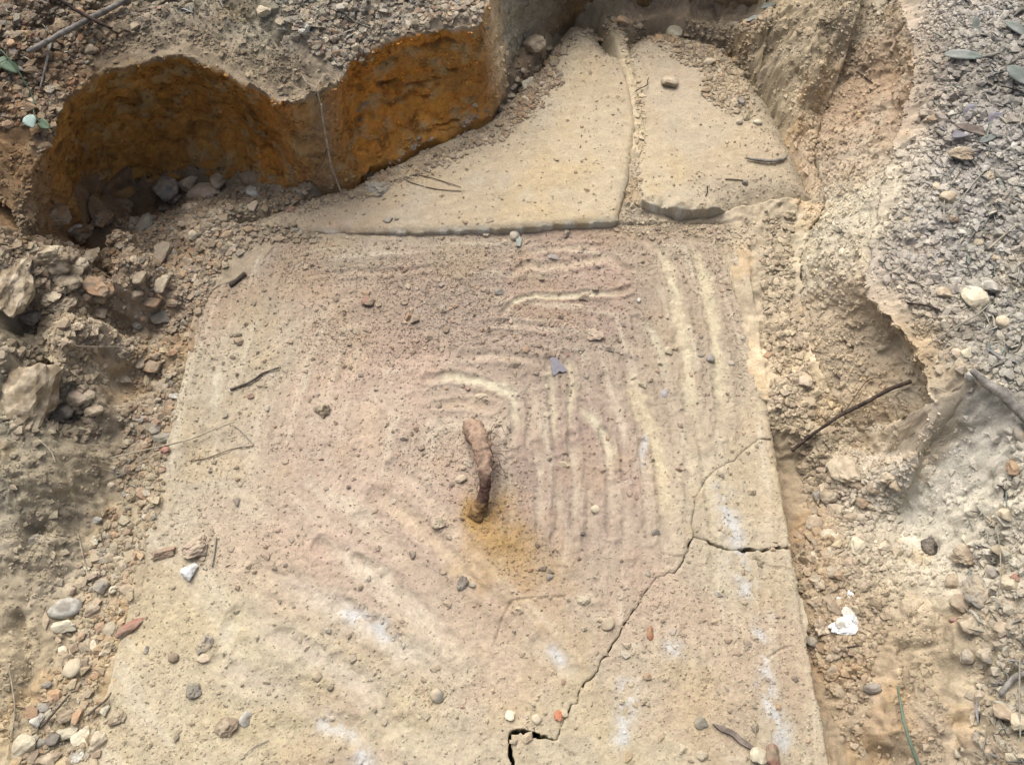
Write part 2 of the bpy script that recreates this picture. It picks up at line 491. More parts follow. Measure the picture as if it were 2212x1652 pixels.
# ------------------------------------------------------------------ the far bank: a cut clay face lofted from its foot to its lip
lip = np.array([at(*s[0]) for s in ST]); foot = np.array([at(*s[1]) for s in ST])
cut = np.array([s[2] for s in ST]); cw = np.array([s[3] for s in ST]); fcol = np.array([alb(s[4], ALB, .92 - .26 * (1 - s[3])) * (1 + 1.5 * s[3]) for s in ST])
s_len = np.concatenate([[0], np.cumsum(np.hypot(*(0.5 * (lip + foot))[1:, :2].T - (0.5 * (lip + foot))[:-1, :2].T))])
NS = 620
ss = np.linspace(0, s_len[-1], NS)


def along(v, sm=9):
    v = np.asarray(v, float)
    o = np.stack([np.interp(ss, s_len, v[:, k]) for k in range(v.shape[1])], 1) if v.ndim > 1 else np.interp(ss, s_len, v)
    k = np.hanning(2 * sm + 1); k /= k.sum()
    f = lambda a: np.convolve(np.pad(a, sm, 'edge'), k, 'valid')
    return np.stack([f(o[:, i]) for i in range(o.shape[1])], 1) if o.ndim > 1 else f(o)


LIP = along(lip); FOOT = along(foot); CUT = along(cut); CW = along(cw, 5); FC = along(fcol, 5)
tang = np.gradient(along(lip[:, :2], 30), axis=0)
OUT = np.stack([-tang[:, 1], tang[:, 0]], 1); OUT /= np.linalg.norm(OUT, axis=1)[:, None] + 1e-9
kk = np.hanning(121); kk /= kk.sum()
OUT = np.stack([np.convolve(np.pad(OUT[:, i], 60, 'edge'), kk, 'valid') for i in range(2)], 1); OUT /= np.linalg.norm(OUT, axis=1)[:, None] + 1e-9
_cwid = np.interp(np.arange(NS), [0, 50, 90], [0.012, 0.03, 0.075])[:, None]
CARVE = np.vstack([FOOT[24::8, :2] + OUT[24::8] * 0.004, (LIP[:, :2] + OUT * _cwid)[24::8][::-1]])

# the right bank: two scooped hollows with a spur between, lofted the same way
ST2 = [  # lip, foot, undercut, colour
    ((1935,-60,.2),(1850,-40,.15), .0, (196,172,136)),
    ((1950,20,.2),(1830,70,.12), .012, (190,160,120)),
    ((1964,120,.2),(1800,185,.055), .028, (196,156,110)),
    ((1964,200,.2),(1768,275,.032), .036, (200,160,116)),
    ((1950,280,.19),(1752,335,.018), .032, (206,172,132)),
    ((1922,345,.17),(1772,388,.02), .016, (214,188,152)),
    ((1900,410,.155),(1772,442,.018), .004, (218,198,162)),
    ((1890,480,.145),(1745,502,.01), -.010, (220,200,164)),
    ((1868,560,.135),(1718,577,.003), -.012, (216,192,152)),
    ((1858,605,.13),(1724,647,.001), .008, (206,176,134)),
    ((1905,660,.135),(1737,727,-.001), .026, (200,168,124)),
    ((1962,720,.14),(1762,802,-.004), .034, (204,174,132)),
    ((2003,790,.135),(1800,867,-.007), .032, (202,170,126)),
    ((2026,870,.13),(1865,932,-.011), .024, (200,168,124)),
    ((2024,940,.125),(1925,992,-.011), .014, (202,174,136)),
    ((2012,1010,.10),(1955,1052,-.010), .006, (208,186,152)),
    ((1992,1085,.05),(1966,1108,-.004), .0, (206,182,148)),
]
lip2 = np.array([at(*q[0]) for q in ST2]); foot2 = np.array([at(*q[1]) for q in ST2])
s_len2 = np.concatenate([[0], np.cumsum(np.hypot(*(0.5 * (lip2 + foot2))[1:, :2].T - (0.5 * (lip2 + foot2))[:-1, :2].T))])
NS2 = 560
ss2 = np.linspace(0, s_len2[-1], NS2)


def along2(v, sm=12):
    v = np.asarray(v, float)
    k = np.hanning(2 * sm + 1); k /= k.sum()
    f = lambda a: np.convolve(np.pad(a, sm, 'edge'), k, 'valid')
    if v.ndim == 1: return f(np.interp(ss2, s_len2, v))
    return np.stack([f(np.interp(ss2, s_len2, v[:, i])) for i in range(v.shape[1])], 1)


LIP2 = along2(lip2); FOOT2 = along2(foot2); CUT2 = along2([q[2] for q in ST2]); FC2 = along2(alb(np.array([q[3] for q in ST2]), ALB * 0.98, .64))
OUT2 = LIP2[:, :2] - FOOT2[:, :2]; _tg2 = np.gradient(along2(lip2[:, :2], 40), axis=0)
OUT2 = np.stack([-_tg2[:, 1], _tg2[:, 0]], 1); OUT2 /= np.linalg.norm(OUT2, axis=1)[:, None] + 1e-9
_k2 = np.hanning(141); _k2 /= _k2.sum()
OUT2 = np.stack([np.convolve(np.pad(OUT2[:, i], 70, 'edge'), _k2, 'valid') for i in range(2)], 1); OUT2 /= np.linalg.norm(OUT2, axis=1)[:, None]
_w2 = np.interp(np.arange(NS2), [0, 60, NS2 - 150, NS2 - 70], [.02, .05, .045, .008])[:, None]
CARVE2 = np.vstack([FOOT2[8:-64:8, :2] + OUT2[8:-64:8] * 0.003, (LIP2[:, :2] + OUT2 * _w2)[8:-64:8][::-1]])
SINK2 = 0.10 * sstep(NS2 - 80, NS2 - 30, np.arange(NS2))

# ------------------------------------------------------------------ ground grid: 2.5 mm where it is seen, widening to the horizon
def axis(lo, hi, step, far):
    a = list(np.arange(lo, hi, step)); up = []; d = step; p = a[-1]
    while p < far:
        d *= 1.22; p += d; up.append(p)
    dn = []; d = step; p = a[0]
    while p > -far:
        d *= 1.22; p -= d; dn.append(p)
    return np.array(dn[::-1] + a + up)


GX = axis(-1.0, 1.0, 0.0025, 60.0); GY = axis(0.03, 1.72, 0.0025, 60.0)
X, Y = np.meshgrid(GX, GY); shp = X.shape
x = X.ravel(); y = Y.ravel()
H0 = base_height(x, y)
det, amp_, rid1, rid2 = clod_relief(x, y)
BANK_LIP = np.array([at(a, b, c) for a, b, c in [(1940,-40,.2),(1940,60,.2),(1965,160,.2),(1955,260,.19),(1925,340,.17),(1905,400,.155),(1893,480,.145),(1868,560,.135),(1855,600,.13),(1905,660,.135),(1962,720,.14),(2005,800,.135),(2025,880,.13),(2030,940,.12),(2020,1000,.1)]])
_bi = np.nonzero(inside(x, y, np.vstack([BANK_LIP[:, :2], ats([(1990,1120),(1930,1010),(1860,940),(1760,810),(1720,700),(1700,560),(1715,470),(1740,420),(1700,350),(1640,300),(1640,100),(1660,-60)], .02)])))[0]
_zl = blend(BANK_LIP[:, :2], BANK_LIP[:, 2], x[_bi], y[_bi], 0.06)
_dl = np.minimum(sstep(0, .03, seg_dist(x[_bi], y[_bi], BANK_LIP[-3:, :2])), 1)
_t = np.clip(H0[_bi] / _zl, 0, 1)
H0[_bi] = np.where(H0[_bi] > 0, np.minimum(H0[_bi], _zl) * (1 - _dl) + _dl * _zl * (0.3 * _t ** 2.2 + 0.7 * _t), H0[_bi])
fade = 1 - sstep(0.5, 4.0, np.maximum(np.abs(x) - 1.0, np.abs(y - 0.85) - 0.9))
H = H0 + det * fade

# fibrous scrape texture of the cut faces on the right
_rb = np.nonzero((x > 0.36) & (x < 0.95) & (y > 0.1) & (y < 1.6))[0]
_sl = np.zeros(len(x))
_u1 = (x[_rb] * 0.45 + y[_rb] * 0.89); _v1 = (x[_rb] * 0.89 - y[_rb] * 0.45)
_q = fbm2(_u1 * 0.22, _v1, 70, 4, 700, .6)
_gm = np.hypot(*[np.gradient(H0.reshape(shp), ax, axis=i_) for i_, ax in ((0, GY), (1, GX))]).ravel()[_rb]
_wk = sstep(0.35, 0.9, _gm)
H[_rb] += 0.0012 * _q * _wk
SCRAPE = np.zeros(len(x)); SCRAPE[_rb] = 0.3 * _q * _wk
_cr = sstep(0.35, 0.6, fbm2(x[_rb], y[_rb], 28, 3, 701)) * _wk
H[_rb] -= 0.012 * _cr

# scrape marks of the shovel down the right bank
def strokes(H, lines, wid, dep):
    for pts in lines:
        P = smooth_line(np.array([at(p[0], p[1], p[2])[:2] for p in pts]), 8)
        i = near(x, y, P, wid * 4)
        d = seg_dist(x[i], y[i], P)
        H[i] -= dep * np.exp(-(d / wid) ** 2)


strokes(H, [[(1900,180,.15),(1820,330,.05),(1790,380,.02)],[(1930,220,.17),(1870,330,.09),(1830,400,.05)],[(1880,480,.14),(1800,560,.06),(1750,680,.01)],
            [(1870,520,.13),(1790,520,.05)],[(1770,660,.04),(1790,760,.02),(1830,860,.0)],[(1800,690,.05),(1840,800,.03)]], 0.006, 0.005)
# runnels and a dark crevice at the lower left and the lower right
strokes(H, [[(75,1130,.05),(45,1180,.05)],[(30,1330,.03),(50,1420,.02),(45,1500,.02)],[(1955,1400,.03),(1960,1530,.03)],[(1990,1400,.04),(2000,1520,.04)],[(2020,1290,.05),(2030,1500,.05)],[(2060,1560,.06),(2090,1652,.07)]], 0.009, 0.014)
# pits in the right bank and the left bank
for (px, py, z, rr_, dp) in [(1692,232,.06,.014,.03),(1795,172,.09,.013,.02),(1770,140,.1,.012,.015),(1835,690,.06,.018,.014),(1890,665,.12,.018,.012),(1945,760,.1,.008,.008),(1960,790,.1,.007,.008),(2010,1185,.03,.012,.015),(130,825,.03,.02,.02),(60,1140,.05,.013,.02),(45,690,.1,.018,.03),(140,470,.1,.015,.02),(240,600,.08,.012,.012),(115,920,.05,.014,.02)]:
    c = at(px, py, z)[:2]
    i = near(x, y, [c], 0.08)
    d = np.hypot(x[i] - c[0], y[i] - c[1]) * (1 + 0.35 * fbm2(x[i], y[i], 50, 2, 3))
    H[i] -= dp * np.exp(-(d / rr_) ** 2)

# keep the ground under the concrete
def under(H, poly, top, soft=0.016):
    ins = inside(x, y, poly)
    i = np.nonzero(ins)[0]
    d = seg_dist(x[i], y[i], poly, True)
    k = sstep(0.0, soft, d)
    H[i] = H[i] * (1 - k) + np.minimum(H[i], top - 0.045) * k
    return ins, d, i


lid_in, lid_d, lid_i = under(H, LID, 0.0)
_xi, _yi = x[lid_i], y[lid_i]
_nz = fbm2(_xi, _yi, 18, 3, 88)
_cov = 0.016 * np.exp(-(np.hypot(_xi + 0.53, (_yi - 0.98) * 0.9) / 0.085) ** 2) + 0.007 * np.exp(-((_xi + 0.532) / 0.016) ** 2) * sstep(-.25, .25, _nz) + 0.011 * np.exp(-((_yi - 0.98) / 0.022) ** 2) * sstep(.15, -.35, _xi) + 0.010 * np.exp(-((_xi - 0.403) / 0.022) ** 2) * sstep(.60, .70, _yi)
H[lid_i] = np.maximum(H[lid_i], np.where(_cov > 0.0022, _cov * (1 + .5 * _nz) - 0.0035 + 0.3 * det[lid_i], -1))
# the far slab disappears under the soil round it, so the ground only drops well inside its outline
for P_ in (SLAB_L, SLAB_R):
    under(H, P_, 0.02, 0.03)
cv = inside(x, y, CARVE)
H[cv] = np.minimum(H[cv], np.where(x[cv] < float(LIP[60, 0]), 0.03, -0.01))

_c2i = np.nonzero(inside(x, y, CARVE2))[0]
_, _s2 = seg_dist(x[_c2i], y[_c2i], FOOT2[::8, :2], want_s=True)
_L2 = np.concatenate([[0], np.cumsum(np.hypot(*np.diff(FOOT2[::8, :2], axis=0).T))])
H[_c2i] = np.minimum(H[_c2i], np.interp(_s2 * _L2[-1], _L2, FOOT2[::8, 2]) - 0.012)
cv[_c2i] = True

# ------------------------------------------------------------------ soil colours, measured the same way
GC = [(160,470,150,118,74),(230,450,150,116,72),(300,410,150,116,72),(380,395,152,120,78),(470,390,152,120,78),(560,405,156,124,82),(660,415,160,130,90),(760,395,165,136,96),(850,350,170,142,102),(960,302,176,148,110),(1050,262,180,154,118),(100,60,140,124,102),(40,130,150,122,90),(300,30,170,156,132),(450,100,172,156,128),(600,150,174,156,128),(560,20,160,148,124),(740,40,165,150,128),(900,20,172,152,126),(50,380,132,106,76),(60,470,150,112,70),(30,560,165,145,118),
      (150,600,170,146,114),(230,620,170,135,98),(60,690,152,132,104),(250,760,190,168,132),(100,760,176,160,130),(50,900,178,166,138),(40,1050,178,164,136),(120,1000,170,148,114),(200,1050,180,158,122),(50,1250,184,164,132),(50,1400,176,154,118),
      (150,1400,196,170,130),(150,1550,196,172,132),(300,900,182,156,122),(320,600,164,142,116),(330,500,166,146,118),(500,450,182,160,130),(750,420,196,172,136),(900,340,196,174,138),(1050,280,196,172,140),(1130,180,165,138,108),(1220,60,165,145,112),
      (1600,150,186,160,122),(1640,60,190,164,126),(1500,60,170,145,112),(1380,200,205,180,138),(1700,60,192,168,130),(1720,150,200,176,136),(1850,150,208,168,120),(1900,200,196,156,112),(1850,250,204,168,124),(1780,330,210,184,150),(1850,400,218,198,166),(1700,400,206,184,150),(1640,550,194,170,136),(1780,550,214,192,154),
      (1820,480,216,196,158),(1800,680,204,176,136),(1900,700,204,174,132),(1850,780,208,180,138),(1880,850,200,170,126),(1960,1000,202,174,134),(1780,900,206,182,142),(1800,1000,200,172,132),(2000,150,172,158,142),(2100,80,180,168,156),(2180,150,142,134,124),
      (2000,400,190,174,158),(2100,350,182,170,162),(2180,420,166,158,144),(1950,600,180,164,152),(2050,550,186,174,164),(2150,600,182,172,154),(2100,750,182,172,158),(2190,800,154,144,124),(2090,960,222,212,196),(2080,1080,216,204,182),(2060,930,224,216,204),(2110,1000,228,220,206),(2060,1100,220,208,186),(2110,930,226,216,202),(2100,1100,212,196,164),(1985,1215,220,204,172),
      (2180,1050,198,174,134),(2000,1180,210,194,168),(1900,1150,194,170,134),(1850,1250,192,164,124),(1950,1300,202,178,138),(1950,1400,192,164,122),(2050,1350,168,142,112),(2150,1300,170,154,128),(2150,1500,188,174,144),(2000,1550,192,164,126),
      (1850,1500,178,150,114),(1800,1400,170,138,100),(1740,1050,150,124,90),(1750,1200,165,132,94),(2000,1640,192,164,128),(1640,480,190,166,132),(1690,640,190,168,134),(470,520,190,166,134),(430,560,190,166,134)]
GC_xy, GC_v = world_table(GC, 3)
GC_v = alb(GC_v, ALB * 1.08, .76)


def soil_colour(x, y, amp, r1, r2):
    c = blend(GC_xy, GC_v, x, y, 0.05)
    v = 1 + 0.16 * fbm2(x, y, 9, 4, 61) + 0.10 * fbm2(x, y, 70, 3, 62)
    k = np.clip(amp / 0.010, 0, 1)
    v = v * (1 + k * (0.30 * (r1 - 0.5) + 0.35 * (r2 - 0.5)))
    c = c * v[:, None]
    w = sstep(0.15, 0.45, fbm2(x, y, 16, 4, 63))[:, None]           # warm iron patches
    c = c * (1 - 0.5 * w) + 0.5 * w * c * np.array([1.08, 0.93, 0.74])
    g = sstep(0.2, 0.5, fbm2(x, y, 24, 3, 64))[:, None]             # grey patches
    lum = c.mean(1)[:, None]
    return np.clip(c * (1 - 0.15 * g) + 0.15 * g * lum * np.array([1.05, 1.0, 0.95]), 0.01, 0.9)


_gH = [np.gradient(H0.reshape(shp), ax, axis=i_).ravel() for i_, ax in ((1, GX), (0, GY))]
_gn = np.hypot(*_gH) + 1e-6
_st = np.nonzero((_gn > 0.25) & (np.abs(x) < 1.0) & (y > 0.05) & (y < 1.7) & ~cv)[0]
_n3 = fbm3(x[_st], y[_st], H[_st], 38, 4, 720, .6); _n4 = 1 - 2.2 * np.abs(fbm3(x[_st], y[_st], H[_st], 30, 3, 721))
_am = (0.010 * _n3 + 0.005 * np.clip(_n4, -1, 1)) * sstep(.25, .7, _gn[_st])
XD, YD = x.copy(), y.copy()
XD[_st] += _gH[0][_st] / _gn[_st] * _am; YD[_st] += _gH[1][_st] / _gn[_st] * _am
H[_st] += (0.004 * fbm3(x[_st], y[_st], H[_st], 60, 3, 722) + 0.0035 * fbm3(x[_st], y[_st], H[_st], 140, 2, 723)) * sstep(.25, .7, _gn[_st])
SCRAPE[_st] += 0.5 * _n3 * sstep(.25, .7, _gn[_st])
GCOL = np.clip(soil_colour(x, y, amp_, rid1, rid2) * (1 + 0.2 * SCRAPE)[:, None], 0.01, 0.9)
V = np.stack([XD, YD, H], 1)
ny, nx = shp
idx = np.arange(nx * ny).reshape(ny, nx)
Q = np.stack([idx[:-1, :-1], idx[:-1, 1:], idx[1:, 1:], idx[1:, :-1]], -1).reshape(-1, 4)
deep = np.zeros(len(x), bool); deep[lid_i[(lid_d > 0.05) & (_cov < 0.0022)]] = True
Q = Q[~deep[Q].all(1)]
qx = x[Q].mean(1); qy = y[Q].mean(1); qh = H0[Q].mean(1)
# which piece of the setting each bit of soil belongs to
LIPL = ats([(1930,-100),(1945,60)], .2)
bank_r_out = np.vstack([[at(1900,-160,.2)[:2]], [at(a, b, c)[:2] for a, b, c in [(1940,60,.2),(1965,160,.2),(1955,260,.19),(1925,340,.17),(1905,400,.155),(1893,480,.145),(1868,560,.135),(1855,600,.13),(1905,660,.135),(1962,720,.14),(2005,800,.135),(2025,880,.13),(2060,880,.135),(2120,890,.15),(2160,960,.15),(2160,1100,.12),(2080,1210,.06),(2060,1330,.065),(2070,1450,.06),(2110,1652,.08),(2150,1800,.1)]]])
bank_r_in = np.array([at(a, b, c)[:2] for a, b, c in [(1640,-100,.1),(1640,40,.09),(1650,250,.035),(1690,320,.02),(1745,350,.016),(1790,400,.022),(1740,450,.012),(1722,480,.006),(1715,560,.003),(1725,640,.002),(1735,720,0),(1762,800,-.003),(1800,870,-.006),(1870,930,-.01),(1930,990,-.012),(1955,1060,-.01),(1960,1200,.01),(1930,1300,.01),(1930,1420,.015),(1930,1560,.0),(1890,1800,-.02)]])
bank_l_out = np.array([at(a, b, c)[:2] for a, b, c in [(95,330,.225),(30,420,.2),(-40,480,.19),(-40,700,.14),(0,760,.14),(92,790,.125),(92,900,.12),(40,1050,.1),(-30,1130,.1),(-60,1300,.05)]])
bank_l_in = np.array([at(a, b, c)[:2] for a, b, c in [(200,500,.05),(265,540,0),(272,640,-.01),(272,720,-.012),(262,830,-.012),(248,950,-.012),(230,1050,-.01),(180,1130,-.005),(120,1230,0),(50,1330,.01),(0,1420,.02),(-60,1480,.03)]])
BR = np.vstack([bank_r_out, bank_r_in[::-1]]); BL = np.vstack([bank_l_out, bank_l_in[::-1]])
jx = qx + 0.006 * fbm2(qx, qy, 40, 2, 8); jy = qy + 0.006 * fbm2(qx, qy, 40, 2, 9)
in_r = inside(jx, jy, BR); in_l = inside(jx, jy, BL)
PIT = np.vstack([bank_l_in[::-1], FOOT[::10, :2], bank_r_in, [[0.6, -0.25], [-0.7, -0.25]]])
in_p = inside(jx, jy, PIT) & ~in_r & ~in_l
for nm, msk in (('ground', ~in_r & ~in_l & ~in_p), ('bank_foot', in_r), ('left_bank', in_l), ('pit_floor', in_p)):
    v_, f_, c_ = compact(V, Q[msk], GCOL)
    if nm == 'pit_floor':     # the bed the lid lies on
        b0 = len(v_)
        v_ = np.vstack([v_, [(-0.53, -0.2, -0.075), (0.41, -0.2, -0.075), (0.41, 1.0, -0.075), (-0.53, 1.0, -0.075)]])
        c_ = np.vstack([c_, np.tile(alb((120, 95, 70)), (4, 1))])
        f_ = [f_, np.array([[b0, b0 + 1, b0 + 2, b0 + 3]])]
    tag(link(nm, mesh_from(nm, v_, f_, SOIL, c_)), kind='structure')

# far bank loft ------------------------------------------------------
NU, NWL, NSK = 8, 112, 44
rows = []; cols_ = []
sidx = ss
brown_n = None
for r in range(NU + NWL + NSK):
    if r < NU:                                   # below the pit floor
        t = r / NU
        p = FOOT.copy(); p[:, 2] -= 0.07 * (1 - t); xy = p[:, :2]; z = p[:, 2]; v = np.zeros(NS); sk = 0
    elif r < NU + NWL:
        v0 = (r - NU) / (NWL - 1)
        prof = math.sin(math.pi * min(1, v0 * 1.02) ** 0.85)
        xy = FOOT[:, :2] * (1 - v0) + LIP[:, :2] * v0 + OUT * (CUT * prof)[:, None]
        z = FOOT[:, 2] * (1 - v0) + LIP[:, 2] * v0; v = np.full(NS, v0); sk = 0
    else:
        w = (r - NU - NWL + 1) / NSK
        xy = LIP[:, :2] + OUT * (0.105 * w); xo = LIP[:, :2] + OUT * 0.105; hb = base_height(xo[:, 0], xo[:, 1])
        k = sstep(0, 1.0, np.array([w]))[0]
        z = LIP[:, 2] * (1 - k) + (hb + 0.004) * k - 0.03 * sstep(0.82, 1.0, np.array([w]))[0]
        v = np.full(NS, 1.0); sk = w
    rows.append((xy, z, v, np.full(NS, sk)))
LX = np.concatenate([r[0][:, 0] for r in rows]); LY = np.concatenate([r[0][:, 1] for r in rows]); LZ = np.concatenate([r[1] for r in rows])
LV = np.concatenate([r[2] for r in rows]); LS = np.concatenate([r[3] for r in rows])
nr = len(rows)
SS = np.tile(ss, nr); cwt = np.tile(CW, nr); ox = np.tile(OUT[:, 0], nr); oy = np.tile(OUT[:, 1], nr)
lipz = 1 - sstep(0.0, 0.10, LS)
face = (LS <= 0)
n_big = fbm3(LX, LY, LZ, 16, 3, 401); n_mid = fbm3(LX, LY, LZ, 55, 3, 402); n_fin = fbm3(LX, LY, LZ, 150, 2, 403)
bands = vnoise2(SS * 7 + n_big * 0.6, LZ * 75 + 2.0 * n_big + SS * 9, 404)     # bedding
tooth = vnoise2(SS * 70, LZ * 16, 405)                                          # vertical shovel teeth
push = np.where(face, 0.013 * n_big + 0.006 * n_mid + 0.0024 * n_fin + 0.003 * bands + 0.0028 * tooth * cwt, (0.010 * n_big + 0.008 * n_mid) * lipz)
# shadowed clefts in the clay
cleft = sstep(0.42, 0.6, fbm3(LX * 0.7, LY * 0.7, LZ * 2.2, 26, 2, 406))
push = push + np.where(face, 0.011 * cleft * cwt, 0)
dsk, ask, r1s, r2s = clod_relief(LX, LY)
LXd = LX + ox * push; LYd = LY + oy * push
LZd = LZ + np.where(face, 0.004 * n_mid + LV ** 6 * (0.008 * n_big + 0.010 * n_mid + 0.005 * n_fin), 0) + dsk * sstep(0.0, 0.15, LS) + 0.008 * n_big * lipz * (LS > 0)
fc = np.tile(FC, (nr, 1))
n_spk = fbm3(LX, LY, LZ, 260, 2, 415)
mott = 1 + 0.30 * n_big + 0.30 * n_mid + 0.26 * n_fin + 0.28 * n_spk
ccl = fc * mott[:, None]
o_ = sstep(-0.05, 0.4, fbm3(LX, LY, LZ, 20, 4, 410) + 0.25 * bands)[:, None] * cwt[:, None]
ccl = ccl * (1 - 0.6 * o_) + 0.6 * o_ * alb((208, 152, 72), ALB, .9)[None] * mott[:, None]
d_ = sstep(0.1, 0.45, fbm3(LX, LY, LZ * 2.0, 38, 3, 411))[:, None] * cwt[:, None]
ccl = ccl * (1 - 0.6 * d_) + 0.6 * d_ * alb((112, 84, 46), ALB, 1.0)[None]
g_ = sstep(0.15, 0.5, fbm3(LX, LY, LZ, 48, 4, 412) + .1)[:, None] * cwt[:, None]
ccl = ccl * (1 - 0.45 * g_) + 0.45 * g_ * alb((204, 182, 132), ALB, .85)[None]
top_c = soil_colour(LX, LY, ask, r1s, r2s)
kt = sstep(0.955, 1.0, LV + 0.10 * n_mid + 0.05 * n_fin + LS)[:, None]
foot_mix = (1 - sstep(0.02, 0.16, LV + 0.12 * n_big))[:, None] * (LS <= 0)[:, None] * 0.3
ccl = ccl * (1 - foot_mix) + foot_mix * alb((146, 112, 66), ALB, 1.)[None]
ccl = np.clip(ccl * (1 - kt) + top_c * kt, 0.006, 0.9)
li = np.arange(nr * NS).reshape(nr, NS)
LQ = np.stack([li[:-1, :-1], li[:-1, 1:], li[1:, 1:], li[1:, :-1]], -1).reshape(-1, 4)
tag(link('far_bank', mesh_from('far_bank', np.stack([LXd, LYd, LZd], 1), LQ, CLAY, ccl)), kind='structure')

# right bank loft
NU2, NW2, NK2 = 8, 84, 34
R2 = []
for r in range(NU2 + NW2 + NK2):
    if r < NU2:
        t = r / NU2; q = FOOT2.copy(); q[:, 2] -= 0.06 * (1 - t); R2.append((q, 0.0, 0.0))
    elif r < NU2 + NW2:
        v0 = (r - NU2) / (NW2 - 1)
        q = FOOT2 * (1 - v0) + LIP2 * v0; q[:, :2] += OUT2 * (CUT2 * math.sin(math.pi * v0 ** 1.15))[:, None]; R2.append((q, v0, 0.0))
    else:
        w = (r - NU2 - NW2 + 1) / NK2
        e_ = _w2 + 0.024; xo = LIP2[:, :2] + OUT2 * e_; hb = base_height(xo[:, 0], xo[:, 1]); k = w * w * (3 - 2 * w)
        q = LIP2.copy(); q[:, :2] += OUT2 * (e_ * w); q[:, 2] = LIP2[:, 2] * (1 - k) + (hb + .003) * k - 0.05 * max(0, (w - .6) / .4) ** 2; R2.append((q, 1.0, w))
for q in R2: q[0][:, 2] -= SINK2 * (q[1] if q[2] == 0 else 1)
Q2 = np.concatenate([q[0] for q in R2]); V2 = np.repeat([q[1] for q in R2], NS2); K2 = np.repeat([q[2] for q in R2], NS2)
n2r = len(R2); o2 = np.tile(OUT2, (n2r, 1)); S2 = np.tile(ss2, n2r)
ax, ay, az = Q2.T
b1 = fbm3(ax, ay, az, 15, 3, 801); b2 = fbm3(ax, ay, az, 48, 4, 802, .6); b3 = fbm3(ax, ay, az, 170, 2, 803)
rdg = 1 - 2.3 * np.abs(fbm3(ax, ay, az, 24, 3, 804)); fib = vnoise2(S2 * 95 + az * 22, az * 14 + S2 * 7, 805)
pock = sstep(.42, .62, fbm3(ax, ay, az, 34, 2, 806))
fz = (K2 <= 0)
pu = np.where(fz, 0.012 * b1 + 0.0075 * b2 + 0.0028 * b3 + 0.004 * np.clip(rdg, -1, 1) + 0.0016 * fib + 0.010 * pock, (0.012 * b1 + .0075 * b2) * (1 - sstep(0, .6, K2)))
d2_, a2_, p2_, q2_ = clod_relief(ax, ay)
Q2d = Q2.copy(); Q2d[:, :2] += o2 * pu[:, None]
Q2d[:, 2] += np.where(fz, 0.003 * b2 + V2 ** 6 * (.008 * b1 + .008 * b2), 0) + d2_ * sstep(0, .3, K2) + (.008 * b1 + .008 * b2) * (1 - sstep(0, .6, K2)) * (K2 > 0)
bank_col = np.tile(FC2, (n2r, 1)) * (1 + .14 * b1 + .14 * b2 + .12 * b3 + .08 * fib)[:, None]
wi = sstep(.05, .45, fbm3(ax, ay, az, 22, 3, 807))[:, None]; bank_col = bank_col * (1 - .4 * wi) + .4 * wi * bank_col * np.array([1.03, .95, .82])
wp = sstep(.15, .5, fbm3(ax, ay, az, 18, 3, 808))[:, None]; bank_col = bank_col * (1 - .35 * wp) + .35 * wp * alb((222, 206, 174))
t2 = soil_colour(ax, ay, a2_, p2_, q2_); kk2 = sstep(.93, 1.0, V2 + .1 * b2 + .06 * b3 + K2)[:, None]
bank_col = np.clip(bank_col * (1 - kk2) + t2 * kk2, .01, .9)
i2 = np.arange(n2r * NS2).reshape(n2r, NS2)
tag(link('right_bank', mesh_from('right_bank', Q2d, np.stack([i2[:-1, :-1], i2[:-1, 1:], i2[1:, 1:], i2[1:, :-1]], -1).reshape(-1, 4), SOIL, bank_col)), kind='structure')

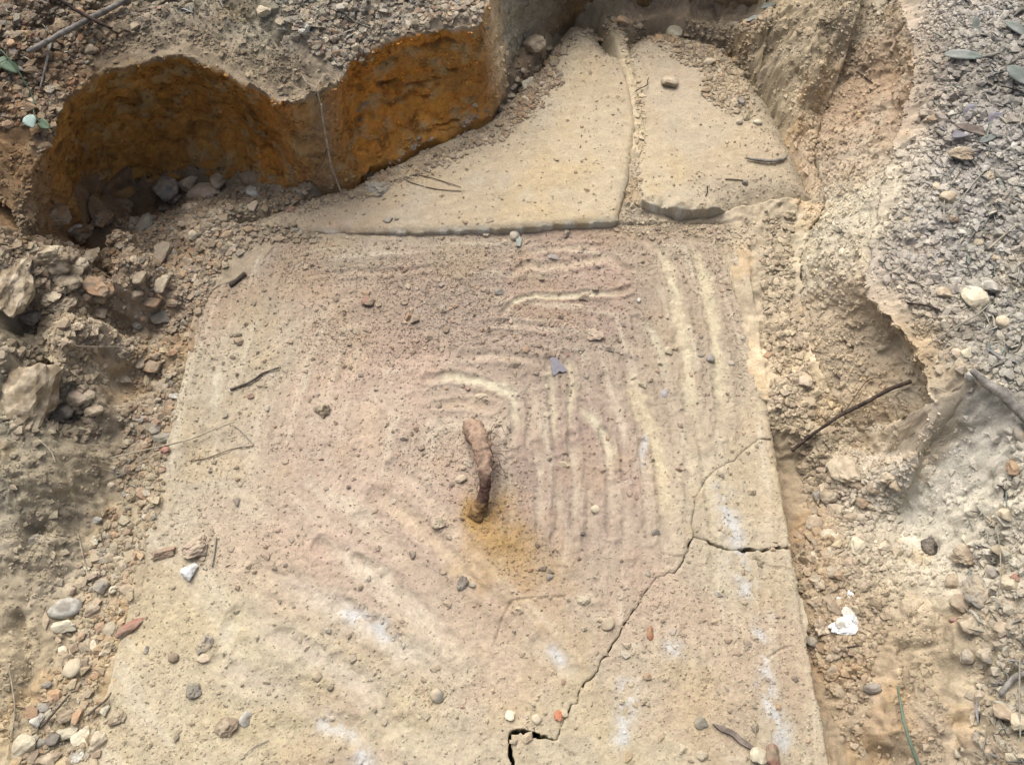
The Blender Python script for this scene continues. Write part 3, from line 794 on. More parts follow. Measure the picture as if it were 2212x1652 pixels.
# ------------------------------------------------------------------ concrete: the tank lid and the slab behind it
def polygon_sheet(poly, step, top_fn, col_fn, holes=None, drop=0.06, keep=None, snaps=()):
    """a thick piece of concrete over a plan outline: fine top sheet, snapped edge, sides going down"""
    P = np.asarray(poly)
    gx = np.arange(P[:, 0].min() - step, P[:, 0].max() + 2 * step, step); gy = np.arange(max(P[:, 1].min(), -0.2) - step, P[:, 1].max() + 2 * step, step)
    XX, YY = np.meshgrid(gx, gy); xx = XX.ravel(); yy = YY.ravel(); n1, n0 = XX.shape
    wob = 0.0016
    wx = xx + wob * fbm2(xx, yy, 60, 3, 201); wy = yy + wob * fbm2(xx, yy, 60, 3, 202)
    ok = inside(wx, wy, P)
    if keep is not None:
        ok &= keep(xx, yy)
    ii = np.arange(n0 * n1).reshape(n1, n0)
    q = np.stack([ii[:-1, :-1], ii[:-1, 1:], ii[1:, 1:], ii[1:, :-1]], -1).reshape(-1, 4)
    q = q[ok[q].all(1)]
    # edge of the sheet
    e = np.concatenate([q[:, [0, 1]], q[:, [1, 2]], q[:, [2, 3]], q[:, [3, 0]]])
    key = e[:, 0] * (n0 * n1) + e[:, 1]; rev = e[:, 1] * (n0 * n1) + e[:, 0]
    be = e[~np.isin(key, rev)]
    bv = np.unique(be)
    # smooth the stair-stepped outline
    px, py = xx.copy(), yy.copy()
    for _ in range(3):
        sx = np.zeros_like(px); sy = np.zeros_like(py); cn = np.zeros_like(px)
        for a, b in ((0, 1), (1, 0)):
            np.add.at(sx, be[:, a], px[be[:, b]]); np.add.at(sy, be[:, a], py[be[:, b]]); np.add.at(cn, be[:, a], 1)
        px[bv] = 0.5 * px[bv] + 0.5 * sx[bv] / cn[bv]; py[bv] = 0.5 * py[bv] + 0.5 * sy[bv] / cn[bv]
    for fn in snaps:
        fn(px, py, bv)
    zz = top_fn(px, py)
    zz[bv] -= 0.0012
    cc = col_fn(px, py)
    V_ = np.stack([px, py, zz], 1)
    ring = np.full(len(px), -1, np.int64); ring[bv] = len(px) + np.arange(len(bv))
    lowv = V_[bv].copy(); lowv[:, 2] -= drop
    side = np.stack([be[:, 1], be[:, 0], ring[be[:, 0]], ring[be[:, 1]]], 1)
    V_ = np.vstack([V_, lowv]); cc = np.vstack([cc, cc[bv] * 0.9])
    used = np.unique(np.concatenate([q.ravel(), side.ravel()]))
    mp = np.full(len(V_), -1, np.int64); mp[used] = np.arange(len(used))
    return V_[used], [mp[q], mp[side]], cc[used]


CRACK = [(1100,1720),(1107,1652),(1102,1621),(1099,1600),(1102,1583),(1119,1580),(1154,1585),(1164,1590),(1202,1597),(1210,1573),(1232,1524),(1248,1515),(1247,1500),(1265,1475),(1293,1451),(1297,1432),(1315,1405),(1337,1371),(1350,1345),(1375,1310),(1395,1275),(1420,1247),(1460,1237),(1480,1203),(1486,1182),(1499,1160),(1529,1168),(1560,1185),(1580,1189),(1614,1187),(1652,1189),(1712,1180)]
CW_PX = [9,9,9,8,8,13,13,7,11,5,3,3,2.5,3,3,2,3,2.6,2.6,2.4,2,1.2,1,3,4.5,4.5,6.5,9,10,12,14,14]
FINE = [(1499,1160),(1495,1130),(1499,1095),(1504,1072),(1525,1035),(1542,1018),(1563,1004),(1587,994),(1606,972),(1640,950)]
def jagged(P, wid, step=0.0022, amp=0.0032):
    P = np.asarray(P); out = [P[0]]; ow = [wid[0]]
    for i in range(len(P) - 1):
        n = max(2, int(np.hypot(*(P[i + 1] - P[i])) / step))
        for k in range(1, n + 1):
            out.append(P[i] + (P[i + 1] - P[i]) * k / n); ow.append(wid[i] + (wid[i + 1] - wid[i]) * k / n)
    out = np.array(out); ow = np.array(ow)
    out = out + amp * np.stack([fbm2(out[:, 0], out[:, 1], 110, 3, 360), fbm2(out[:, 0], out[:, 1], 110, 3, 361)], 1)
    ow = ow * np.clip(0.6 + 1.6 * fbm2(out[:, 0], out[:, 1], 90, 2, 362), 0.05, 2)
    return out, ow


crk0 = ats(CRACK)
crk, crk_w = jagged(crk0, np.array(CW_PX) * 0.0006)
I25 = int(np.argmin(np.hypot(*(crk - crk0[25]).T)))
fine_c, fine_w = jagged(ats(FINE), np.linspace(1.1, 0.2, len(FINE)) * 0.0006, amp=0.0015)
fine_c[0] = crk[I25]
hair = [ats(p) for p in ([(1071,1384),(1082,1346),(1092,1322),(1106,1298),(1136,1293),(1160,1293),(1190,1290),(1219,1288)], [(1631,1206),(1648,1216),(1669,1225),(1690,1226)], [(1208,1609),(1225,1622),(1243,1633)], [(1430,1196),(1455,1203),(1480,1203)], [(1660,1420),(1690,1400),(1712,1395)])]
PIECE_LOW = np.vstack([crk, [[0.46, at(1712, 1180)[1]], [0.46, -0.25], [crk[0][0], -0.25]]])
PIECE_UP = np.vstack([crk[I25:], [[0.46, at(1712, 1180)[1]], [0.46, fine_c[-1][1]]], fine_c[::-1][:-1]])

STREAKS = [  # smears left by the trowel: points, width px, colour, strength, groove
    ([(1083,682),(1100,662),(1125,646),(1158,640),(1220,641),(1270,634),(1330,634),(1360,622)], 11, (226,204,158), .85),
    ([(1102,593),(1135,577),(1180,577),(1230,572),(1280,563),(1310,560),(1360,582)], 16, (220,186,140), .7),
    ([(1130,552),(1180,540),(1250,536),(1300,532)], 12, (214,188,142), .5),
    ([(735,590),(800,586),(870,586),(925,578)], 12, (212,172,130), .5),
    ([(925,820),(980,814),(1035,824),(1070,835),(1098,849),(1110,872),(1115,920),(1108,950)], 15, (226,206,160), .85),
    ([(945,875),(1000,872),(1060,880)], 14, (218,180,132), .6),
    ([(1140,815),(1152,870),(1148,940),(1150,980)], 16, (216,186,144), .55),
    ([(1183,775),(1192,850),(1196,920),(1204,970)], 13, (224,200,152), .7),
    ([(1222,765),(1236,830),(1230,880),(1234,940)], 12, (222,200,148), .7),
    ([(1250,870),(1268,895),(1295,925),(1316,975),(1322,1020)], 14, (220,204,156), .65),
    ([(1308,815),(1325,870),(1348,935),(1352,980)], 16, (222,192,156), .65),
    ([(1358,785),(1378,850),(1402,920),(1424,1000),(1436,1080),(1446,1165)], 25, (220,192,136), .85),
    ([(1372,690),(1410,720),(1432,790),(1442,840)], 14, (218,200,158), .55),
    ([(1392,520),(1432,556),(1452,620),(1470,700),(1482,790),(1494,880),(1505,955)], 20, (226,202,150), .8),
    ([(1488,515),(1510,570),(1530,640),(1543,720),(1556,830),(1560,930)], 20, (226,202,146), .8),
    ([(1556,525),(1596,620),(1622,700),(1642,800),(1652,870)], 17, (222,198,146), .7),
    ([(1420,600),(1445,680),(1462,740)], 16, (218,190,150), .5),
    ([(808,1068),(860,1100),(930,1162),(1000,1232),(1085,1308)], 22, (224,186,136), .75),
    ([(782,1120),(850,1185),(920,1245)], 22, (214,182,138), .5),
    ([(775,1210),(810,1225),(850,1250)], 16, (226,204,164), .5),
    ([(610,1290),(740,1320),(850,1390),(980,1445)], 26, (222,204,172), .5),
    ([(600,1380),(720,1440),(850,1500)], 26, (216,194,160), .4),
    ([(1170,1385),(1210,1430),(1255,1465)], 22, (222,200,168), .5),
    ([(560,1235),(700,1285),(820,1365),(910,1450)], 24, (214,188,158), .6), ([(520,1330),(640,1390),(760,1470),(850,1560)], 26, (212,186,154), .55), ([(700,1180),(800,1240),(900,1320),(990,1410)], 24, (220,194,158), .75), ([(850,1010),(930,1080),(1000,1165),(1060,1240)], 20, (218,186,146), .5), ([(450,1440),(600,1490),(760,1580)], 26, (212,186,152), .5),
    ([(1100,1000),(1104,1080),(1100,1160)], 14, (216,190,150), .5), ([(1160,960),(1168,1050),(1164,1150)], 14, (218,192,152), .6), ([(1235,940),(1244,1040),(1240,1140)], 14, (218,192,152), .55), ([(1302,930),(1318,1030),(1322,1150)], 15, (220,192,152), .6), ([(1385,960),(1398,1060),(1402,1160)], 13, (214,188,148), .5), ([(1475,900),(1488,1000),(1496,1080)], 15, (218,194,150), .55), ([(1000,770),(1080,768),(1150,780),(1172,800)], 15, (220,188,148), .6), ([(1050,700),(1150,705),(1230,720)], 13, (214,184,146), .45),
    ([(470,785),(468,850),(458,910)], 16, (220,202,164), .55),
    ([(425,610),(402,800),(378,960),(345,1140)], 14, (214,190,150), .5),
    ([(512,1330),(490,1380),(470,1430)], 18, (220,202,168), .45),
    ([(545,820),(540,1000),(520,1200)], 30, (210,186,150), .3),
    ([(700,820),(690,950),(680,1100)], 40, (212,182,150), .3),
    ([(790,850),(800,950),(790,1010)], 40, (218,176,130), .5),
    ([(540,1600),(800,1575),(1000,1600)], 34, (214,190,140), .4),
    ([(560,760),(640,700),(760,640)], 24, (200,176,140), .3),
    ([(1200,1020),(1208,1100),(1202,1170)], 14, (216,190,150), .4),
    ([(1260,1010),(1275,1100),(1270,1180)], 16, (214,186,146), .35),
    ([(1340,1030),(1352,1110),(1350,1190)], 16, (214,186,146), .35),
    ([(1520,960),(1530,1060),(1545,1140)], 16, (216,194,150), .4),
    ([(1540,1210),(1580,1290),(1610,1380)], 18, (214,190,146), .4),
]
BLOTS = [  # white bloom of lime: points, width px
    ([(1555,1060),(1570,1100),(1588,1160)], 24), ([(1590,1200),(1604,1240),(1612,1270)], 26), ([(1640,1370),(1648,1410),(1650,1440)], 20), ([(1655,1475),(1662,1520),(1690,1570),(1690,1600)], 24), ([(1358,1470),(1352,1540),(1342,1600)], 22), ([(1448,1398),(1466,1404)], 18),
    ([(820,1352),(832,1368)], 22), ([(780,1630),(792,1660)], 24), ([(745,1325),(790,1335)], 18), ([(1195,1405),(1212,1425)], 14), ([(1660,1330),(1640,1340)], 12), ([(700,1560),(760,1580)], 20), ([(1395,940),(1385,1000)], 8),
]
LC = [(700,650,186,160,128),(1000,680,184,154,128),(500,800,196,172,136),(450,1100,200,176,140),(700,1000,202,168,138),(900,900,200,170,140),(1250,700,180,152,126),(1250,1050,184,152,128),(1500,800,184,158,128),(1550,600,188,160,126),(1620,900,202,176,136),
      (1600,1100,202,178,140),(1600,1300,198,174,136),(1500,1550,196,174,134),(1200,1500,196,174,134),(900,1500,202,178,140),(900,1250,194,162,134),(500,1400,202,180,140),(400,1600,200,176,132),(700,1600,196,174,134),(1700,1580,190,164,124),(900,560,180,156,126),(500,560,178,154,126),(300,1500,202,178,136),(1350,1300,194,166,134),(1100,1400,198,172,136)]
LC_xy = ats(LC); LC_v = alb(np.array([c[2:] for c in LC]))
streak_w = [(smooth_line(ats(p), 8), w * 0.00078, alb(c, ALB, .62), min(1, k * .92 + .08)) for p, w, c, k in STREAKS]
blot_w = [(smooth_line(ats(p), 6) if len(p) > 2 else ats(p), w * 0.0006) for p, w in BLOTS]
och = at(1062, 1165)[:2]; och2 = at(1020, 1110)[:2]


def lid_masks(px, py):
    soil = 0.5 + 0.5 * fbm2(px, py, 7, 5, 301)
    return soil


def sweep(px, py):
    """fine lines left by the trowel: round the handle, down the right side, slantwise over the near left"""
    cx, cy = at(1010, 1000)[:2]
    dx, dy = px - cx, py - cy
    box = np.maximum(np.abs(dx), np.abs(dy) * 0.9) + 0.25 * np.hypot(dx, dy)
    along_ = np.where(np.abs(dx) > np.abs(dy) * 0.9, dy, dx)
    n1 = fbm2(along_ * 0.10, box, 48, 4, 380, .6)
    u, v = 0.72 * dx - 0.69 * dy, 0.69 * dx + 0.72 * dy
    n2 = fbm2(u * 0.10, v, 44, 4, 381, .6)
    w = sstep(0.02, -0.12, dx + 0.9 * dy) * sstep(0.05, -0.08, dy)
    return n1 * (1 - w) + n2 * w


def lid_top(px, py):
    z = 0.0016 * fbm2(px, py, 9, 3, 310) + 0.0006 * fbm2(px, py, 45, 3, 311) + 0.0008 * fbm2(px, py, 190, 2, 312)
    l, r = lumps(px + 0.002 * fbm2(px, py, 90, 2, 5), py, 0.0056, 315)
    sp = sstep(0.0, 0.5, fbm2(px, py, 12, 3, 316) + 0.1)
    z += 0.0024 * sweep(px, py)
    grit = np.ones_like(px)
    for P, w, c, k in streak_w:
        i = near(px, py, P, w * 3)
        if len(i):
            d = seg_dist(px[i], py[i], P) + w * 0.35 * fbm2(px[i], py[i], 70, 2, 320)
            g = np.exp(-(d / (w * 0.62)) ** 2)
            z[i] -= 0.0030 * k * g - 0.0034 * k * np.exp(-((d - w * 1.05) / (w * 0.38)) ** 2)
            grit[i] *= 1 - 0.85 * g * k
    z += 0.0008 * (0.2 + 0.8 * sp) * grit * np.maximum(l, 0) * (r > 0.35)
    for P in hair:
        i = near(px, py, P, 0.01)
        if len(i):
            d = seg_dist(px[i], py[i], P) + 0.001 * fbm2(px[i], py[i], 120, 2, 321)
            z[i] -= 0.004 * np.exp(-(d / 0.0013) ** 2)
    e = seg_dist(px, py, LID[3:8])
    z -= 0.004 * np.exp(-(e / 0.004) ** 2)
    z += 0.0035 * sstep(0.05, 0.0, np.hypot(px - och[0], py - och[1])) 
    # mound of soil against the step of the far slab, and a smear of soil over the far right corner
    z += 0.004 * np.exp(-((py - 0.975) / 0.012) ** 2) * (0.5 + fbm2(px, py, 20, 2, 330))
    return z


def lid_col(px, py):
    c = blend(LC_xy, LC_v, px, py, 0.07)
    m = 1 + 0.10 * fbm2(px, py, 11, 4, 340) + 0.15 * fbm2(px, py, 150, 3, 341)
    pk = sstep(-0.05, 0.45, fbm2(px, py, 8, 4, 342))[:, None]
    c = c * (1 - 0.6 * pk) + 0.6 * pk * c * np.array([1.02, 0.93, 0.93])
    ye = sstep(0.05, 0.5, fbm2(px, py, 10, 4, 343))[:, None]
    c = c * (1 - 0.5 * ye) + 0.5 * ye * c * np.array([1.05, 1.0, 0.86])
    sw = sweep(px, py)
    c = c * (m * (1 + 0.10 * sw))[:, None]
    lt = sstep(0.12, 0.55, sw)[:, None]
    c = c * (1 - 0.5 * lt) + 0.5 * lt * alb((216, 196, 160))
    for P, w, sc, k in streak_w:
        i = near(px, py, P, w * 3)
        if len(i):
            d, s_ = seg_dist(px[i], py[i], P, want_s=True)
            d = d + w * 0.5 * fbm2(px[i], py[i], 70, 4, 320)
            a = k * np.exp(-np.abs(d / (w * 0.74)) ** 2.6) * sstep(0, 0.22, s_) * sstep(1.0, 0.72, s_)
            a = a * (0.86 + 0.35 * fbm2(px[i], py[i], 90, 3, 345))
            a = np.clip(a, 0, 1)[:, None]
            c[i] = c[i] * (1 - a) + sc[None] * m[i][:, None] * a
    for P, w in blot_w:
        i = near(px, py, P, w * 3)
        if len(i):
            d = seg_dist(px[i], py[i], P)
            a = 0.46 * np.exp(-(d / (w * 0.9)) ** 2) * sstep(-0.4, 0.3, fbm2(px[i], py[i], 75, 4, 350))
            a = a[:, None]
            c[i] = c[i] * (1 - a) + alb((216, 222, 230), ALB, 1.) * a
    for o_, r_, k in ((och, 0.042, .6), (och2, 0.020, .75), (at(1120, 1215)[:2], 0.055, .45), (at(1090, 1090)[:2], 0.03, .35)):
        d = np.hypot(px - o_[0], (py - o_[1])) * (1 + 0.5 * fbm2(px, py, 40, 3, 352))
        a = (k * np.exp(-(d / r_) ** 2))[:, None]
        c = c * (1 - a) + a * alb((172, 132, 62), ALB, 1.0) * m[:, None]
    return np.clip(c, 0.01, 0.9)


def snap_to(P, W, side):
    """pull the edge of a sheet onto a crack line, half the crack's width to one side of it"""
    def fn(px, py, bv):
        x_, y_ = px[bv], py[bv]
        best = np.full(len(bv), 1e9); bx = x_.copy(); by = y_.copy()
        for j in range(len(P) - 1):
            a, b = P[j], P[j + 1]; v = b - a; l = math.hypot(*v) + 1e-12
            t = np.clip(((x_ - a[0]) * v[0] + (y_ - a[1]) * v[1]) / (l * l), 0, 1)
            qx, qy = a[0] + t * v[0], a[1] + t * v[1]
            d = np.hypot(x_ - qx, y_ - qy); m = d < best
            w = (W[j] * (1 - t) + W[j + 1] * t) * 0.5
            best = np.where(m, d, best); bx = np.where(m, qx - side * v[1] / l * w, bx); by = np.where(m, qy + side * v[0] / l * w, by)
        m = best < 0.0036
        px[bv[m]] = bx[m]; py[bv[m]] = by[m]
    return fn


lid = bpy.data.objects.new('tank_lid', None)
lid.location = (0, 0, 0); lid.empty_display_size = 0.1
COL.objects.link(lid)
tag(lid, 'large flat concrete tank lid under thin tan dust with smeared streaks and cracks', 'tank lid')
_e, _ = jagged(LID[5:8], np.ones(3), step=0.006, amp=0)
_e[:, 0] += 0.009 * fbm2(_e[:, 1] * 1.0, _e[:, 1] * 0.3, 20, 3, 370) * sstep(.42, .3, _e[:, 1]) + 0.003 * fbm2(_e[:, 1], _e[:, 1] * .2, 90, 2, 371) * sstep(.42, .3, _e[:, 1])
LID_R = np.vstack([LID[:5], _e])
STEP = 0.0019
for nm, keep, lab, snaps in (
        ('lid_panel', lambda a, b: ~inside(a, b, PIECE_LOW) & ~inside(a, b, PIECE_UP), None, [snap_to(fine_c, fine_w, 1), snap_to(crk[:I25 + 1], crk_w[:I25 + 1], 1)]),
        ('broken_piece', lambda a, b: inside(a, b, PIECE_LOW), 'long broken piece along the near right side with pale lime streaks', [snap_to(crk, crk_w, -1)]),
        ('broken_piece', lambda a, b: inside(a, b, PIECE_UP) & ~inside(a, b, PIECE_LOW), 'small broken corner above the wide dark crack', [snap_to(fine_c, fine_w, -1), snap_to(crk[I25:], crk_w[I25:], 1)])):
    v_, f_, c_ = polygon_sheet(LID_R, STEP, lid_top, lid_col, keep=keep, snaps=snaps)
    o = link(nm, mesh_from(nm, v_, f_, CONC, c_), lid)
    if lab: o['label'] = lab

UC = [(1250,300,202,184,152),(1250,120,194,176,142),(1000,420,188,170,140),(700,480,176,156,128),(1500,330,202,184,150),(1450,150,190,168,136),(1620,300,192,168,132),(1120,300,194,174,140),(1180,420,200,182,148)]
UC_xy = ats(UC, 0.02); UC_v = alb(np.array([c[2:] for c in UC]), ALB, .84) * np.array([1.02, .985, .98])


def slab_top(px, py):
    z = 0.010 + 0.012 * sstep(-0.45, 0.25, px) + 0.0012 * fbm2(px, py, 12, 3, 501) + 0.0006 * fbm2(px, py, 160, 2, 502)
    # trowel ripples run across it
    z += 0.00025 * np.sin((py * 1.0 - px * 0.25) * 210 + 4 * fbm2(px, py, 8, 2, 503))
    z -= 0.006 * np.exp(-(seg_dist(px, py, SLAB_L, True) / 0.007) ** 2) + 0.004 * np.exp(-(seg_dist(px, py, SLAB_R, True) / 0.012) ** 2)
    for P in (SLAB_L[9:], SLAB_R[4:11]):
        z -= 0.032 * np.exp(-(seg_dist(px, py, P) / 0.032) ** 2)
    # the right half ends in a rough rounded nose
    i = inside(px, py, SLAB_R)
    nose = np.exp(-(seg_dist(px, py, SLAB_R[0:6]) / 0.03) ** 2) * i
    z += nose * (0.012 + 0.010 * fbm2(px, py, 40, 3, 504))
    return z


def slab_col(px, py):
    c = blend(UC_xy, UC_v, px, py, 0.09)
    m = 1 + 0.07 * fbm2(px, py, 13, 4, 510) + 0.06 * fbm2(px, py, 150, 2, 511) + 0.018 * np.sin((py - px * 0.25) * 210 + 4 * fbm2(px, py, 8, 2, 503))
    ye = sstep(0.0, 0.5, fbm2(px, py + px * 0.2, 9, 4, 512))[:, None]
    c = c * (1 - ye * 0.6) + 0.6 * ye * c * np.array([1.02, 0.95, 0.80])
    gr = sstep(0.1, 0.5, fbm2(px, py, 14, 4, 513))[:, None]
    c = c * (1 - gr * 0.2) + 0.2 * gr * alb((190, 182, 165))
    e = np.minimum(seg_dist(px, py, SLAB_L[:6]), seg_dist(px, py, SLAB_R[:6]))
    a = (0.5 * np.exp(-(e / 0.007) ** 2) * sstep(-0.2, 0.3, fbm2(px, py, 60, 2, 514)))[:, None]
    c = c * (1 - a) + a * alb((226, 220, 206))
    for P, wd in ((SLAB_L[9:], .12), (SLAB_R[4:11], .15)):
        e = seg_dist(px, py, P) + 0.03 * fbm2(px, py, 25, 4, 520)
        a = (0.92 * sstep(wd, 0.0, e))[:, None]
        c = c * (1 - a) + a * alb((192, 168, 132)) * (1 + 0.2 * fbm2(px, py, 90, 3, 521))[:, None]
    return np.clip(c * m[:, None], 0.01, 0.9)


fs = bpy.data.objects.new('far_slab', None); fs.location = (0.2, 1.1, 0.0); COL.objects.link(fs)
tag(fs, 'smooth pale concrete slab behind the lid, split by a soil filled gap', 'concrete slab')
for nm, poly, lab in (('slab_piece', SLAB_L, 'wide left piece with a straight stepped edge'), ('slab_piece', SLAB_R, 'narrow right piece with a rough rounded nose')):
    v_, f_, c_ = polygon_sheet(poly, 0.0022, slab_top, slab_col)
    v_ = v_ - np.array([0.2, 1.1, 0.0])
    o = link(nm, mesh_from(nm, v_, f_, CONC, c_), fs); o['label'] = lab

# ------------------------------------------------------------------ things are set down on what has been built so far
bpy.context.view_layer.update()
DG = bpy.context.evaluated_depsgraph_get()
CAMV = Vector(CAM)


def cast(px, py):
    d = Vector(ray(px, py)).normalized()
    ok, loc, nor, fi, ob, mx = scene.ray_cast(DG, CAMV, d)
    if not ok:
        loc = Vector(at(px, py, 0.0)); nor = Vector((0, 0, 1))
    return loc, nor, d, (loc - CAMV).dot(Vector(_f))


def drop(xw, yw):
    ok, loc, nor, fi, ob, mx = scene.ray_cast(DG, Vector((xw, yw, 1.0)), Vector((0, 0, -1)))
    return (loc, nor, ob) if ok else (None, None, None)


rng = np.random.default_rng(7)
random.seed(7)


def ico(sub):
    import bmesh
    bm = bmesh.new(); bmesh.ops.create_icosphere(bm, subdivisions=sub, radius=1.0)
    v = np.array([q.co[:] for q in bm.verts]); f = np.array([[w.index for w in q.verts] for q in bm.faces]); bm.free()
    return v, f


IV1, IF1 = ico(1); IV3, IF3 = ico(3); IV4, IF4 = ico(4)


def rock_verts(seed, V0=IV3, planes=11, ang=0.6, rough=0.10, lump=0.18):
    r_ = np.random.default_rng(seed)
    n = r_.normal(size=(planes, 3)); n /= np.linalg.norm(n, axis=1)[:, None]
    d = r_.uniform(0.5, 0.92, planes)
    dots = V0 @ n.T
    rr = np.where(dots > 0.05, d / np.maximum(dots, 0.05), 9)
    rad = np.minimum(rr.min(1), 1.05)
    rad = (1 - ang) * 0.85 + ang * rad
    o = r_.uniform(-50, 50, 3)
    rad = rad * (1 + lump * fbm3(V0[:, 0] + o[0], V0[:, 1] + o[1], V0[:, 2] + o[2], 1.3, 2, seed % 1000) + rough * fbm3(V0[:, 0] + o[0], V0[:, 1], V0[:, 2] + o[2], 4.5, 3, seed % 777))
    return V0 * rad[:, None]


CK = {'cream': (222, 206, 166), 'tan': (200, 174, 134), 'brown': (156, 126, 92), 'red': (172, 100, 78), 'orange': (196, 134, 74), 'grey': (142, 134, 126), 'dark': (92, 82, 74), 'white': (246, 244, 240), 'pink': (204, 166, 138), 'olive': (136, 128, 106),
      'black': (48, 44, 44), 'lilac': (160, 154, 164), 'buff': (206, 186, 146), 'rust': (206, 108, 52), 'pale': (212, 206, 190), 'clay': (158, 112, 54), 'bank': (150, 126, 90)}
_du = np.array((192, 168, 134))
CK = {k: tuple(np.array(v) * (1 - m) + _du * m) for k, v in CK.items() for m in [{'white': 0, 'cream': .1, 'rust': .1, 'red': .25, 'black': .15, 'pale': .2, 'dark': .38, 'clay': .12, 'bank': 0}.get(k, .35)]}
CK2 = {'cream': 'buff', 'tan': 'brown', 'brown': 'tan', 'red': 'brown', 'orange': 'brown', 'grey': 'tan', 'dark': 'grey', 'white': 'pale', 'pink': 'tan', 'olive': 'grey', 'black': 'dark', 'lilac': 'grey', 'buff': 'tan', 'rust': 'orange', 'pale': 'grey', 'clay': 'brown', 'bank': 'tan'}
STONE_M = {k: plain_material('stone_' + k, v, var=0.16, scale=130, bump=0.5, c2=CK[CK2[k]], k=ALB * (1.12 if k == 'white' else 1.16)) for k, v in CK.items()}

_shape = {}


def shared_rock(kind, i):
    key = (kind, i)
    if key not in _shape:
        if kind == 'smooth':
            v = rock_verts(900 + i, planes=8, ang=0.3, rough=0.05, lump=0.2)
        elif kind == 'rough':
            v = rock_verts(700 + i, planes=9, ang=0.9, rough=0.40, lump=0.3)
        else:
            v = rock_verts(500 + i, planes=8, ang=1.0, rough=0.14, lump=0.12)
        me = mesh_from('stone_shape', v, IF3, STONE_M['tan'], smooth=(kind == 'smooth'))
        _shape[key] = me
    return _shape[key]


def put_rock(px, py, w, h, col, label, name='stone', cat='stone', group=None, ang=0.0, kind='angular', thick=None, sink=0.30, big=False, seed=None):
    loc, nor, d, depth = cast(px, py)
    k = depth / FOCAL
    a, b = 0.5 * w * k, 0.5 * h * k * 1.08
    c = 0.5 * (thick if thick else 0.66 * min(w, h)) * k
    if big:
        sd = seed or int(px * 7 + py * 13)
        me = mesh_from(name, rock_verts(sd, IV4, planes=13, ang=0.95, rough=0.22, lump=0.30), IF4, STONE_M[col], smooth=False)
    else:
        me = shared_rock(kind, (seed if seed is not None else int(px * 3 + py * 5)) % 9)
    o = link(name, me)
    if not big:
        o.material_slots[0].link = 'OBJECT'; o.material_slots[0].material = STONE_M[col]
    cen = loc - d * (c * (1 - 2 * sink) / max(0.35, -d.z))
    if nor.z < 0.6:
        cen = loc + nor * c * (1 - 2 * sink)
    o.location = cen
    o.scale = (a / 0.9, b / 0.9, c / 0.9)
    o.rotation_euler = (random.uniform(-.25, .25), random.uniform(-.25, .25), R(ang))
    tag(o, label, cat, group)
    return o


